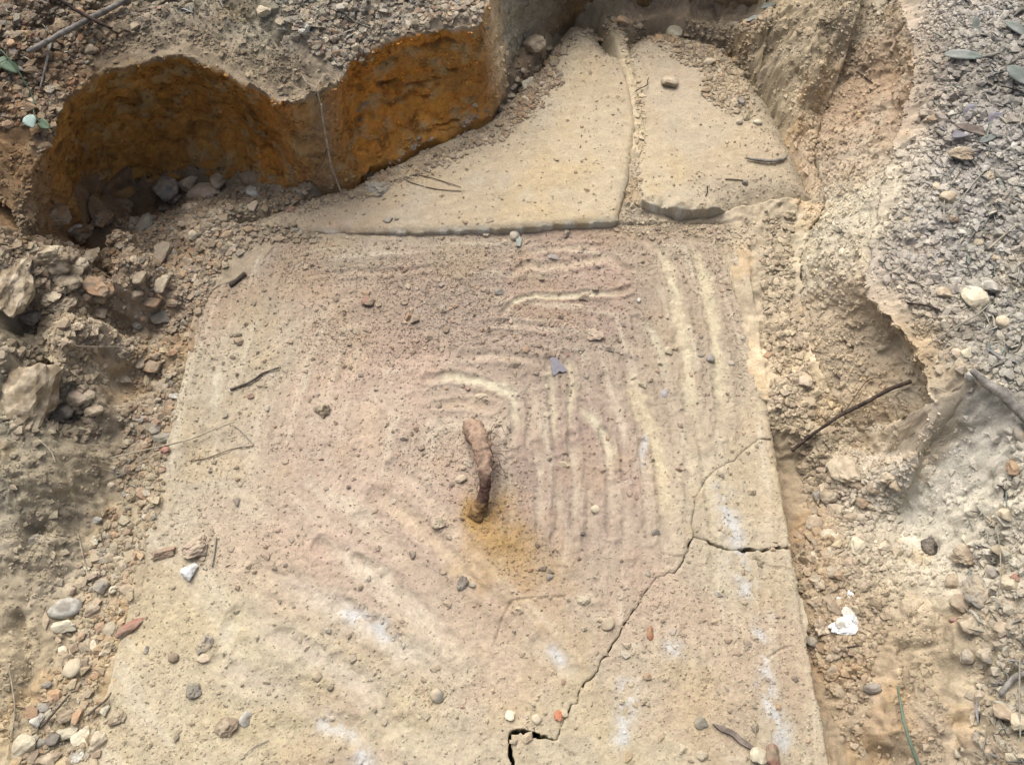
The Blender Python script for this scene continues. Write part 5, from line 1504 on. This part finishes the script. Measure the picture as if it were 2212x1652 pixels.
fr = np.array([at(a, b, z)[:2] for a, b, z in [(660,405,.01),(760,395,.01),(850,335,.015),(960,295,.024),(1050,255,.03),(1070,270,.035),(1110,130,.035),(1200,60,.04),(1260,20,.04),(1640,20,.06),(1650,260,.03),(1560,250,.03),(1470,130,.03),(1400,80,.03),(1330,75,.03),(1250,80,.03),(1210,180,.03),(1130,280,.03),(980,350,.03),(840,410,.02),(660,450,.02),(640,420,.02),(800,380,.02)]])
p, s, c = gather(6500, fr, None, lambda n: np.clip(np.exp(rng.normal(math.log(.0024), .5, n)), .0010, .008), PAL_MIX, None, feather=.05, base_mix=.75)
_fk = rng.random(len(p)) < 1.0
tag(crumbs('slab_edge_rubble', p, s, c), 'loose rubble round the sides of the far slab', 'rubble', kind='stuff')
tr = np.array([at(a, b, .012)[:2] for a, b in [(1335,500),(1335,470),(1356,400),(1374,270),(1358,180),(1330,90),(1350,80),(1384,180),(1404,270),(1386,380),(1392,440),(1430,470),(1640,470),(1700,520),(1640,545),(1500,510)]])
p, s, c = gather(1100, tr, None, lambda n: np.clip(np.exp(rng.normal(math.log(.0015), .45, n)), .0009, .006), PAL_TAN, None, feather=.004, base_mix=.8)
tag(crumbs('gap_soil', p, s, c), 'loose tan soil filling the gap between the slab pieces', 'soil', kind='stuff')
for nm_, pl_, n_, lb_ in (('left_bank_crumbs', [(-30,300,.24),(100,330,.22),(200,500,.06),(270,560,0),(270,900,0),(200,1130,0),(100,1360,.01),(40,1640,.0),(-60,1640,.02),(-60,900,.15)], 3000, 'fine crumbs of clay clinging to the left bank'),
                          ('right_bank_crumbs', [(1640,-20,.1),(1930,-20,.2),(1960,160,.2),(1910,400,.155),(1860,590,.13),(1960,720,.14),(2020,880,.13),(2150,900,.15),(2150,1100,.12),(2070,1250,.06),(2070,1660,.08),(1900,1660,0),(1930,1300,.01),(1960,1080,0),(1870,930,0),(1760,800,0),(1715,560,0),(1740,400,.012),(1640,330,.012)], 6500, 'fine crumbs of clay clinging to the right bank'),
                          ('hollow_crumbs', [(330,-20,.29),(560,-20,.28),(620,90,.23),(690,160,.2),(620,215,.2),(500,140,.24),(400,100,.25),(230,140,.25),(200,130,.26)], 1800, 'fine soil grains on the scraped hollow of the far bank')):
    p, s, c = gather(n_, np.array([at(*q)[:2] for q in pl_]), None, lambda n: np.clip(np.exp(rng.normal(math.log(.0016), .55, n)), .0007, .008), PAL_TAN, ('left_bank', 'right_bank', 'pit_floor', 'ground', 'far_bank'), base_mix=.85, vary=(.9, 1.16))
    tag(crumbs(nm_, p, s, c, small=True), lb_, 'soil crumbs', kind='stuff')
def slab_dust(a, b):
    e = np.minimum(seg_dist(a, b, SLAB_L[9:]), seg_dist(a, b, SLAB_R[4:11])) + .05 * fbm2(a, b, 14, 3, 650)
    return .08 + .92 * sstep(.13, .0, e)


p, s, c = gather(4200, np.array([at(a, b, .02)[:2] for a, b in [(480,490),(1330,480),(1600,446),(1780,430),(1740,320),(1580,85),(1250,40),(1150,130),(890,292),(590,418)]]), slab_dust, lambda n: np.clip(np.exp(rng.normal(math.log(.0012), .5, n)), .0006, .005), PAL_TAN, ('slab_piece',), feather=0, base_mix=.7, vary=(.9, 1.12))
tag(crumbs('slab_dust', p, s, c, small=True), 'fine soil crumbs dusted over the outer sides of the far slab', 'soil crumbs', kind='stuff')


def face_crumbs(name, P, C, n, label):
    k = rng.integers(len(P), size=n)
    p_ = P[k] + rng.normal(size=(n, 3)) * .0012
    s_ = np.clip(np.exp(rng.normal(math.log(.0017), .5, n)), .0008, .0065)
    tag(crumbs(name, p_, s_, np.clip(C[k] * rng.uniform(.85, 1.3, (n, 1)), .01, .9), lift=0.0), label, 'soil crumbs', kind='stuff')


_m = ((LV > .03) & (LS < .35) & (SS < s_len[-6])); face_crumbs('face_grit', np.stack([LXd, LYd, LZd], 1)[_m], ccl[_m], 4200, 'grit and clay crumbs stuck in the dark faces of the far bank')
_m = ((V2 > .03) & (K2 < .3)); face_crumbs('bank_grit', Q2d[_m], bank_col[_m], 2600, 'grit and clay crumbs stuck in the scooped right bank')
sl = np.vstack([SLAB_L])
p, s, c = gather(220, np.array([at(a, b, .02)[:2] for a, b in [(560,490),(1330,480),(1600,440),(1680,400),(1500,110),(1250,60),(1080,270),(800,400)]]), None, lambda n: np.clip(np.exp(rng.normal(math.log(.0016), .5, n)), .0008, .005), PAL_MIX, ('slab_piece',), feather=0)
tag(crumbs('slab_grit', p, s, c), 'sparse grit on the smooth far slab', 'grit', kind='stuff')

# ------------------------------------------------------------------ sticks, roots, straws
def tube_mesh(name, P, rad, mat, seg=8, noise=0.12, seed=1, cols=None):
    P = np.asarray(P, float); n = len(P)
    rad = np.interp(np.linspace(0, 1, n), np.linspace(0, 1, len(rad)), rad)
    T = np.gradient(P, axis=0); T /= np.linalg.norm(T, axis=1)[:, None] + 1e-12
    u = np.array([0.0, 0, 1.0])
    if abs(T[0] @ u) > 0.9: u = np.array([1.0, 0, 0])
    V_ = []
    for i in range(n):
        u = u - T[i] * (u @ T[i]); u /= np.linalg.norm(u) + 1e-12
        b = np.cross(T[i], u)
        th = np.linspace(0, 2 * math.pi, seg, endpoint=False)
        ring = P[i] + rad[i] * (np.cos(th)[:, None] * u + np.sin(th)[:, None] * b)
        V_.append(ring)
    V_ = np.array(V_)
    if noise:
        nn = fbm3(V_[..., 0], V_[..., 1], V_[..., 2], 0.25 / max(rad.mean(), 1e-4), 3, seed)
        V_ = P[:, None] + (V_ - P[:, None]) * (1 + noise * 2 * nn)[..., None]
    V_ = V_.reshape(-1, 3)
    ii = np.arange(n * seg).reshape(n, seg); jn = np.roll(ii, -1, 1)
    Q_ = np.stack([ii[:-1], jn[:-1], jn[1:], ii[1:]], -1).reshape(-1, 4)
    k = len(V_)
    V_ = np.vstack([V_, P[0] - T[0] * rad[0] * .3, P[-1] + T[-1] * rad[-1] * .3])
    caps = [(jn[0, j], ii[0, j], k) for j in range(seg)] + [(ii[-1, j], jn[-1, j], k + 1) for j in range(seg)]
    return mesh_from(name, V_, [Q_, np.array(caps)], mat, cols)


WOOD = plain_material('weathered_wood', (120,104,90), var=0.3, scale=160, bump=0.6, c2=(90,76,64))
WOOD_G = plain_material('grey_wood', (164,152,140), var=0.25, scale=160, bump=0.6, c2=(128,118,108))
WOOD_D = plain_material('dark_twig', (92,72,60), var=0.3, scale=200, bump=0.5, c2=(66,52,46))
ROOT_P = plain_material('pale_root', (222,196,166), var=0.15, scale=220, bump=0.2, c2=(196,164,132))
ROOT_T = plain_material('thin_root', (140,112,86), var=0.2, scale=220, bump=0.2)
STRAW = plain_material('dry_straw', (206,186,150), var=0.15, scale=220, bump=0.2, c2=(176,158,126))
STRAW_G = plain_material('grey_straw', (168,156,132), var=0.15, scale=220, bump=0.2)
GREEN = plain_material('green_leaf', (92,124,84), var=0.2, scale=120, bump=0.2, rough=0.6, spec=0.3)
GREEN_P = plain_material('pale_leaf_back', (176,206,190), var=0.1, scale=120, bump=0.2, rough=0.6)
GREY_L = plain_material('dry_grey_leaf', (138,146,134), var=0.2, scale=120, bump=0.3, c2=(160,160,150))
BARK_L = plain_material('lilac_bark', (150,142,152), var=0.15, scale=150, bump=0.4)
BARK_B = plain_material('brown_bark', (130,110,98), var=0.25, scale=150, bump=0.6, c2=(160,138,120))
BLADE = plain_material('green_blade', (120,140,112), var=0.15, scale=120, bump=0.1)


def path3(pts, lift, span):
    """measured points set on the surface; with span the stick runs straight from end to end in depth"""
    out = []
    hits = [cast(p[0], p[1]) for p in pts]
    dist = np.array([(h[0] - CAMV).length for h in hits])
    if span:
        L = np.concatenate([[0], np.cumsum([math.hypot(pts[i + 1][0] - pts[i][0], pts[i + 1][1] - pts[i][1]) for i in range(len(pts) - 1)])]); L /= L[-1]
        line = dist[0] + (dist[-1] - dist[0]) * L
        dist = np.minimum(dist - 0.002, line)
    for h, d in zip(hits, dist):
        out.append(np.array(CAMV + h[2] * (d - lift)))
    return smooth_line(np.array(out), 7)


def stick(name, pts, r_px, mat, label, cat, lift=0.004, span=False, group=None, seg=7, noise=0.15, parent=None):
    P = path3(pts, lift, span)
    k = (cast(*pts[0][:2])[3]) / FOCAL
    rad = [r * k * (0.72 if cat in ('straw', 'root', 'roots') or cat is None else 0.9) for r in (r_px if isinstance(r_px, (list, tuple)) else [r_px, r_px * .7])]
    org = P[0].copy() if parent is None else np.array(parent.location)
    o = link(name, tube_mesh(name, P - org, rad, mat, seg, noise, int(pts[0][0])), parent)
    if parent is None:
        o.location = org
        tag(o, label, cat, group)
    return o


o = stick('branch', [(60,112),(96,93),(180,48),(274,0),(320,-25)], [6,7,7,6], WOOD_G, 'thick grey branch lying across the far left bank', 'branch', lift=.012, span=True)
stick('twig', [(115,-10),(160,20),(205,45),(240,62)], [4.5,4], WOOD_D, 'dark twig crossing the thick grey branch', 'twig', lift=.022, span=True)
stick('straw', [(118,60),(104,120),(86,196)], [5,4,2.5], WOOD_G, 'flat grey straw hanging below the thick grey branch', 'straw', lift=.010, span=True)
stick('root', [(694,225),(698,262),(706,308),(716,360),(728,392),(735,411)], [2.2,3,3,3.4,2.6], ROOT_P, 'long pale root dangling between the two dark faces', 'root', lift=.014, span=True)
stick('root', [(651,160),(664,180),(682,192),(690,215),(694,228)], [1.6,2.2,2.4], ROOT_P, 'forked rootlet above the long pale root', 'root', lift=.006)
stick('root', [(700,160),(690,178),(683,192)], [1.4,1.8], ROOT_P, 'short side rootlet above the long pale root', 'root', lift=.006)
stick('root', [(706,320),(697,350),(680,381)], [1.6,1.2], ROOT_T, 'fine brown rootlet branching beside the long pale root', 'root', lift=.010)
stick('root', [(840,345),(886,372),(935,385),(996,404)], [1.2,1.6,1.2], ROOT_T, 'thin brown rootlet lying on the far slab, upper of two', 'root', lift=.003)
stick('root', [(850,375),(890,395),(940,408),(996,413)], [1.2,1.6,1.2], ROOT_T, 'thin brown rootlet lying on the far slab, lower of two', 'root', lift=.002)
# twig standing in the right bank, with its own side shoots
tw = stick('twig', [(1710,973),(1740,950),(1768,929),(1820,894),(1871,869),(1916,843),(1968,823)], [6,4.2,4.0,4.4,4.6,5,4.6], WOOD_D, 'dark knotty twig leaning from the lid to the right bank', 'twig', lift=.010, span=True, noise=.28)
stick('side_shoot', [(1823,890),(1847,857),(1871,824),(1890,816),(1916,815)], [1.8,2,1.4], ROOT_T, None, None, lift=.008, parent=tw)
stick('side_shoot', [(1840,886),(1880,862),(1930,845),(1974,836),(2020,838),(2043,846)], [2,2.2,1.4], STRAW, None, None, lift=.008, parent=tw)
stick('branch', [(2100,800),(2130,828),(2165,850),(2200,885),(2240,925)], [9,11,12,13], WOOD_G, 'thick weathered branch at the right edge', 'branch', lift=.012, span=True, noise=.2)
stick('straw', [(2005,745),(2070,703),(2110,680),(2139,656)], [2,2.6,2.4], STRAW_G, 'straight grey straw beside the tan white block', 'straw', lift=.012, span=True)
stick('straw', [(2039,480),(2041,428),(2056,396),(2072,372)], [2,2,1.6], STRAW, 'upright pale straw left of another on the right ground', 'straw', lift=.010)
stick('straw', [(2043,470),(2080,425),(2111,386),(2139,362),(2200,350)], [2,2,1.4], STRAW_G, 'bent straw running right from the upright pale one', 'straw', lift=.012)
stick('grass_blade', [(2135,538),(2165,512),(2200,482)], [2.6,3,1.2], STRAW, 'dry pale blade at the right edge of the ground', 'grass blade', lift=.008)
stick('twig', [(1614,342),(1640,346),(1670,348),(1690,344),(1700,336)], [3,4,4,3], WOOD_G, 'short grey twig at the right of the far slab', 'twig', lift=.006, span=True)
stick('twig', [(1567,387),(1590,388),(1606,390)], [1.5,1.5], ROOT_T, 'thin brown twiglet on the right slab piece', 'twig', lift=.002)
stick('root', [(1528,402),(1528,414),(1524,424)], [1.8,1.6], WOOD_D, 'tiny curled rootlet on the nose of the far slab', 'root', lift=.003)
stick('root', [(1372,198),(1382,192),(1397,184),(1399,174),(1402,168)], [1.4,1.6,1.2], WOOD_D, 'dark curled rootlet rising from the gap of the far slab', 'root', lift=.010)
stick('twig', [(497,617),(514,604),(530,591)], [6,6,6], WOOD, 'stubby grey twig on the far left of the lid', 'twig', lift=.004, noise=.1)
stick('twig', [(497,841),(530,830),(552,818),(570,805),(603,794)], [3,2.8,2.4,2], WOOD, 'crooked thin twig on the left half of the lid', 'twig', lift=.004)
stick('straw', [(237,990),(300,975),(370,959),(420,945),(456,930),(507,911)], [2.2,2.6,2.6,1.8], STRAW, 'long pale straw reaching from the gutter over the lid', 'straw', lift=.010, span=True)
stick('straw', [(505,918),(525,935),(548,960)], [1.4,1.4], STRAW_G, 'short straw hooked at the end of the long pale one', 'straw', lift=.003)
stick('root', [(411,995),(450,988),(500,970),(548,962)], [1.6,1.6,1.2], ROOT_T, 'thin curved rootlet on the lid below the long straw', 'root', lift=.002)
stick('root', [(150,740),(170,748),(219,749),(250,749),(281,754)], [3,2.6,2,1.4], ROOT_P, 'whitish rootlet poking out of the left bank', 'root', lift=.010)
stick('root', [(155,746),(180,760),(200,764)], [2,1.4], ROOT_P, 'shorter whitish rootlet below its neighbour in the left bank', 'root', lift=.006)
stick('straw', [(85,950),(110,975),(120,1000)], [1.8,1.6], STRAW, 'short pale straw below the overhanging clay block', 'straw', lift=.006)
stick('root', [(200,1005),(245,1015),(300,1025),(340,1030)], [1.4,1.2], ROOT_T, 'thin rootlet crossing the gutter below the long straw', 'root', lift=.004)
stick('straw', [(168,1150),(178,1195),(186,1225),(192,1250)], [1.6,1.8,1.4], STRAW, 'pale straw stuck upright in the lower left rubble', 'straw', lift=.006)
stick('straw', [(19,1440),(26,1480),(32,1532),(24,1590),(15,1640)], [2.2,2,1.4], STRAW, 'long white straw on the near left bank', 'straw', lift=.005)
stick('straw', [(466,1160),(462,1195),(457,1223)], [3,3,3], STRAW_G, 'short stiff straw right of the long reddish rock', 'straw', lift=.004, noise=.05)
stick('twig', [(190,1545),(205,1530),(230,1510),(240,1495)], [3,2.6,2], WOOD, 'grey twig half buried in the near left rubble', 'twig', lift=.008)
stick('twig', [(88,1570),(120,1535),(150,1500)], [3,2.6,2], WOOD, 'thin grey twig leaning among the near left stones', 'twig', lift=.010)
stick('straw', [(530,1628),(552,1610),(580,1598)], [1.6,1.6], STRAW_G, 'fine curved straw near the bottom of the lid', 'straw', lift=.003)
stick('straw', [(1830,1398),(1842,1396),(1862,1390)], [2,2], WOOD, 'short brown splinter below the white plaster lump', 'splinter', lift=.004)
stick('straw', [(2150,1135),(2158,1170),(2162,1230),(2156,1290)], [1.8,1.8,1.4], STRAW, 'pale grass stem drooping over the right heap', 'straw', lift=.014, span=True)
stick('twig', [(2160,1500),(2185,1470),(2212,1455),(2240,1450)], [7,8,9], WOOD_G, 'grey root like stick at the lower right edge', 'stick', lift=.010, span=True)
stick('straw', [(2203,1420),(2202,1500),(2204,1600)], [2.6,2.2], STRAW_G, 'grey stem at the lower right edge', 'straw', lift=.012, span=True)
stick('twig', [(1652,672),(1670,660),(1690,650)], [2,1.6], WOOD, 'thin grey splinter at the right of the lid', 'twig', lift=.003)
stick('root', [(1850,155),(1865,165),(1885,180)], [3,2], WOOD_D, 'dark root stub in the upper right hollow', 'root', lift=.006)
stick('twig', [(1960,655),(2000,660),(2030,670)], [2.6,2.4], WOOD_D, 'dark twig on the rim of the right bank', 'twig', lift=.006)
stick('root', [(2155,1045),(2170,1060),(2168,1075)], [2,1.6], WOOD_D, 'dark hooked rootlet on the white clay face', 'root', lift=.004)
stick('straw', [(760,60),(780,40),(800,35)], [2,1.6], STRAW, 'whitish straw on top of the far bank', 'straw', lift=.006)
stick('straw', [(735,20),(765,45),(800,60)], [2,1.6], STRAW_G, 'grey straw bits crossing on top of the far bank', 'straw', lift=.006)


# --- flat pieces: leaves, chips, bark. outlines in the measured view, given real thickness and a bend
def leaf_mesh(name, length, width, mat, bend=0.25, tip=1.4, thick=0.0006, fold=0.2):
    nu, nv = 11, 5
    V_ = []
    for sgn in (1, -1):
        for i in range(nu):
            t = i / (nu - 1)
            w = width * 0.5 * (math.sin(math.pi * min(1, t ** 0.8)) ** 0.8 + 0.03)
            for j in range(nv):
                v = (j / (nv - 1)) * 2 - 1
                V_.append((length * (t - .5), w * v, bend * length * (0.25 - (t - .5) ** 2) + fold * abs(v) * w + sgn * thick))
    V_ = np.array(V_); n = nu * nv
    ii = np.arange(n).reshape(nu, nv)
    q = np.stack([ii[:-1, :-1], ii[1:, :-1], ii[1:, 1:], ii[:-1, 1:]], -1).reshape(-1, 4)
    b = np.concatenate([ii[0, :], ii[1:, -1], ii[-1, -2::-1], ii[-2:0:-1, 0]])
    s_ = np.array([[b[k], b[(k + 1) % len(b)], b[(k + 1) % len(b)] + n, b[k] + n] for k in range(len(b))])
    return mesh_from(name, V_, [q, q[:, ::-1] + n, s_], mat)


def put_leaf(px, py, L, W, ang, mat, label, name='leaf', cat='leaf', group=None, lift=0.004, tilt=0.0, bend=0.2, parent=None):
    loc, nor, d, depth = cast(px, py)
    k = depth / FOCAL
    o = link(name, leaf_mesh(name, L * k, W * k * 1.1, mat, bend), parent)
    pos = loc - d * lift
    rot = Euler((tilt, random.uniform(-.15, .15), R(ang)))
    if nor.z > 0.3:
        q = Vector((0, 0, 1)).rotation_difference((nor + Vector((0, 0, 1.2))).normalized())
        o.rotation_euler = (q.to_matrix() @ rot.to_matrix()).to_euler()
    else:
        o.rotation_euler = rot
    o.location = pos - (Vector(parent.location) if parent else Vector((0, 0, 0)))
    if parent is None: tag(o, label, cat, group)
    return o


def chip(px_poly, mat, label, name, cat, lift=0.003, thick=0.0025, bow=0.0):
    """a flat flake whose outline was measured, lying on the surface with real thickness"""
    c0 = np.mean(np.array(px_poly, float), 0)
    loc, nor, d, depth = cast(*c0)
    zc = loc.z + lift
    P = smooth_closed(np.array([at(a, b, zc)[:2] for a, b in px_poly]))
    cen = P.mean(0); n = len(P)
    jag = 1 + 0.04 * rng.normal(size=(n, 1))
    P = cen + (P - cen) * jag
    r2 = ((P - cen) ** 2).sum(1)
    zt = bow * (r2 / r2.max())
    top = np.column_stack([P - cen, zt + thick * .5]); bot = np.column_stack([(P - cen) * .97, zt - thick * .5])
    V_ = np.vstack([top, bot, [[0, 0, thick * .5], [0, 0, -thick * .5]]])
    F3 = np.array([(k, (k + 1) % n, 2 * n) for k in range(n)] + [(n + (k + 1) % n, n + k, 2 * n + 1) for k in range(n)])
    F4 = np.array([(k, n + k, n + (k + 1) % n, (k + 1) % n) for k in range(n)])
    o = link(name, mesh_from(name, V_, [F3, F4], mat, smooth=False))
    o.location = (cen[0], cen[1], zc)
    o.rotation_euler = (random.uniform(-.05, .05), random.uniform(-.05, .05), 0)
    return tag(o, label, cat)


def smooth_closed(P, k=3):
    out = []
    n = len(P)
    for i in range(n):
        for j in range(k):
            t = j / k
            out.append(P[i] * (1 - t) + P[(i + 1) % n] * t)
    return np.array(out)


chip([(1188,775),(1196,770),(1204,774),(1212,786),(1225,800),(1215,804),(1208,802),(1198,812),(1192,806),(1190,792)], BARK_L, 'flat lilac grey bark chip lying on the lid', 'bark_chip', 'bark chip')
chip([(1539,1563),(1560,1567),(1582,1576),(1604,1594),(1628,1612),(1632,1622),(1618,1616),(1596,1604),(1580,1588),(1556,1578)], BARK_B, 'dark brown strip of bark near the bottom of the lid', 'bark_strip', 'bark strip', thick=.006)
chip([(1114,518),(1121,508),(1127,520),(1124,534),(1116,532)], GREY_L, 'small oval grey leaf bit at the step of the far slab', 'leaf', 'leaf')
put_leaf(20,142,50,28,-35,GREEN,'green leaf at the far left edge beneath the grey straw')
vine = stick('vine', [(2,108),(30,140),(55,180),(72,215),(74,248),(92,270)], [1.8,1.8,1.4], GREEN, 'thin green vine hanging over the far left bank', 'vine', lift=.010)
put_leaf(66,263,30,24,-60,GREEN_P,None,parent=vine,lift=.016)
put_leaf(96,270,40,20,-35,GREEN,None,parent=vine,lift=.012)
put_leaf(8,8,50,14,30,GREEN,'green grass tip in the far left corner','grass_blade','grass blade')
put_leaf(2085,122,90,20,-18,GREY_L,'long grey green gum leaf on the upper right ground, left of the others',lift=.008)
put_leaf(2200,165,64,26,-50,GREY_L,'grey green gum leaf curling at the right edge',lift=.010)
put_leaf(2196,66,60,24,-35,GREY_L,'darker gum leaf near the top right corner',lift=.008)
put_leaf(2111,62,24,44,10,GREY_L,'pale upright leaf on the upper right ground',lift=.006)
put_leaf(2108,285,90,18,-38,BARK_B,'grey brown leaf strip above the knobbly rock',lift=.006)
put_leaf(2100,240,40,26,20,BARK_L,'lilac grey dead leaf left of the leaf strip',lift=.006)
put_leaf(2080,292,44,28,-10,BARK_L,'lilac grey dead leaf beside the knobbly rock',lift=.006)
put_leaf(2150,258,36,30,40,BARK_L,'round lilac dead leaf right of the leaf strip',lift=.006)
put_leaf(1660,14,46,12,30,GREY_L,'grey green leaf at the far end of the right bank',lift=.006)
put_leaf(1628,40,40,8,28,WOOD_D and GREY_L,'thin dark leaf by the far end of the right bank',lift=.006)
put_leaf(2135,300,40,14,15,GREY_L,'small grey leaf right of the knobbly rock',lift=.006)
bl = stick('grass_blade', [(1938,1480),(1944,1510),(1952,1555),(1965,1600),(1985,1655),(1995,1690)], [2.4,3.4,4,4], BLADE, 'green grass blade at the near right', 'grass blade', lift=.014, span=True, noise=0)
put_rock(790,478,20,12,'dark','flat dark pebble on the near left edge of the far slab',thick=8) if False else None

# dry litter on the right ground: nobody could count it
def litter(name, poly, n, label):
    Vs, Fs, Cs = [], [], []; k = 0
    P = np.array(poly); lo = P.min(0); hi = P.max(0)
    pal = alb(np.array([(176,166,146),(150,140,124),(198,184,154),(120,112,100),(160,152,150),(140,144,128)]))
    while k < n:
        a, b = rng.uniform(lo, hi)
        if not inside(np.array([a]), np.array([b]), P)[0]: continue
        loc, nor, ob = drop(a, b)
        if loc is None: continue
        L = rng.uniform(.008, .034); w = rng.uniform(.0005, .0018) if rng.random() < .75 else rng.uniform(.002, .005)
        th = rng.uniform(0, math.pi); tl_ = rng.uniform(-.25, .25)
        dx = np.array([math.cos(th), math.sin(th), tl_]); px_ = np.array([-math.sin(th), math.cos(th), rng.uniform(-.5, .5)])
        c = np.array(loc) + np.array([0, 0, .0035 + abs(tl_) * L * .3])
        up_ = np.array([0, 0, .0005])
        q = []
        for t, ww, bz in ((-.5, .4, 0), (0, 1, .06 * rng.normal()), (.5, .3, 0)):
            m = c + dx * L * t + np.array([0, 0, bz * L])
            q += [m - px_ * w * ww, m + up_, m + px_ * w * ww, m - up_]
        b0 = len(Vs) * 12
        Vs.append(q)
        for s_ in (0, 4):
            for j in range(4):
                Fs.append((b0 + s_ + j, b0 + s_ + (j + 1) % 4, b0 + s_ + 4 + (j + 1) % 4, b0 + s_ + 4 + j))
        Cs += [pal[rng.integers(len(pal))] * rng.uniform(.8, 1.2)] * 12
        k += 1
    o = link(name, mesh_from(name, np.array(Vs).reshape(-1, 3), np.array(Fs), SOIL, np.array(Cs)))
    return tag(o, label, 'litter', kind='stuff')


litter('dry_litter', [at(a, b, z)[:2] for a, b, z in [(2000,-20,.21),(2260,-20,.27),(2260,900,.19),(2130,820,.16),(2060,600,.17),(2000,420,.18)]], 520, 'dry grass bits and leaf shreds strewn over the right ground')
litter('bank_litter', [at(a, b, z)[:2] for a, b, z in [(-30,-20,.3),(1040,-30,.22),(960,30,.22),(700,100,.22),(560,40,.26),(300,40,.27),(90,220,.25),(-30,240,.25)]], 160, 'dry grass bits strewn on top of the far bank')
litter('heap_litter', [at(a, b, z)[:2] for a, b, z in [(2120,1100,.13),(2260,1000,.17),(2260,1660,.11),(2120,1660,.08),(2090,1400,.08)]], 120, 'pale grass shreds in the soil heap at the right')

# ------------------------------------------------------------------ the lid's lifting handle: a rusted bar loop crusted with clay
HPTS = [(1028,955,-.012),(1024,934,.012),(1024,926,.034),(1034,945,.047),(1044,985,.050),(1048,1030,.044),(1044,1070,.026),(1034,1098,.008),(1024,1118,-.012)]
HP3 = smooth_line(np.array([at(*p) for p in HPTS]), 22)
nseg = 30
hr = np.array([17, 19, 20, 18, 14, 10.5, 11, 13, 14]) * 0.00078
me = tube_mesh('lifting_handle', HP3, hr, None, nseg, 0.16, 5)
nv = len(me.vertices); co = np.empty(nv * 3, np.float32)
me.vertices.foreach_get('co', co); _c = co.reshape(-1, 3).astype(float); _ri = np.minimum(np.arange(nv) // nseg, len(HP3) - 1)
_ax = HP3[_ri]; _nn = fbm3(_c[:, 0], _c[:, 1], _c[:, 2], 88, 4, 77); _c = _ax + (_c - _ax) * (1 + .46 * _nn + .26 * fbm3(_c[:, 0], _c[:, 1], _c[:, 2], 260, 2, 79))[:, None]
me.vertices.foreach_set('co', _c.astype(np.float32).ravel()); me.update(); me.vertices.foreach_get('co', co); co = co.reshape(-1, 3)
ring_i = np.minimum(np.arange(nv) // nseg, len(HP3) - 1); tt = ring_i / (len(HP3) - 1)
nz = fbm3(co[:, 0], co[:, 1], co[:, 2], 90, 3, 801)
cA, cB, cC, cD = (alb(q, ALB, .74) for q in ((184,146,116), (98,66,52), (160,118,58), (190,106,48)))
w1 = sstep(0.55, 0.66, tt + 0.06 * nz)[:, None]; w2 = sstep(0.76, 0.86, tt + 0.05 * nz)[:, None]
hc = cA * (1 - w1) + cB * w1; hc = hc * (1 - w2) + cC * w2
w3 = (sstep(0.25, 0.5, nz) * (tt < 0.6))[:, None]; hc = hc * (1 - .7 * w3) + cD * .7 * w3
hc = np.clip(hc * (1 + .3 * nz[:, None] + .5 * fbm3(co[:, 0], co[:, 1], co[:, 2], 240, 2, 803)[:, None]), 0.01, .9)
ca = me.color_attributes.new('Col', 'FLOAT_COLOR', 'POINT'); rgba = np.ones((nv, 4), np.float32); rgba[:, :3] = hc; ca.data.foreach_set('color', rgba.ravel())
me.materials.append(CLAY)
hd = link('lifting_handle', me, lid); hd['label'] = 'rusty bar loop crusted with clay'
# fine roots tangled on it
rt_ = bpy.data.objects.new('root_tangle', None); rt_.location = at(1070, 990, .03); COL.objects.link(rt_)
tag(rt_, 'tangle of fine brown rootlets caught on the rusty handle', 'roots')
for i in range(17):
    a0 = np.array(at(1052 + rng.uniform(-6, 6), 930 + rng.uniform(0, 70), .045))
    sd = rng.uniform(.012, .034); pts = [a0]
    th = rng.uniform(-1.7, 1.4)
    for k in range(4):
        th += rng.normal() * .8
        a0 = a0 + np.array([math.cos(th) * sd * .35, math.sin(th) * sd * .35, -.008 + rng.normal() * .003]); pts.append(a0)
    P = smooth_line(np.array(pts), 5)
    link('rootlet', tube_mesh('rootlet', P - np.array(rt_.location), [.0006, .0004], ROOT_T, 5, 0), rt_)
print('stones', len(ROCKS), nrub, 'tris', sum(len(o.data.polygons) for o in scene.objects if o.type == 'MESH'))
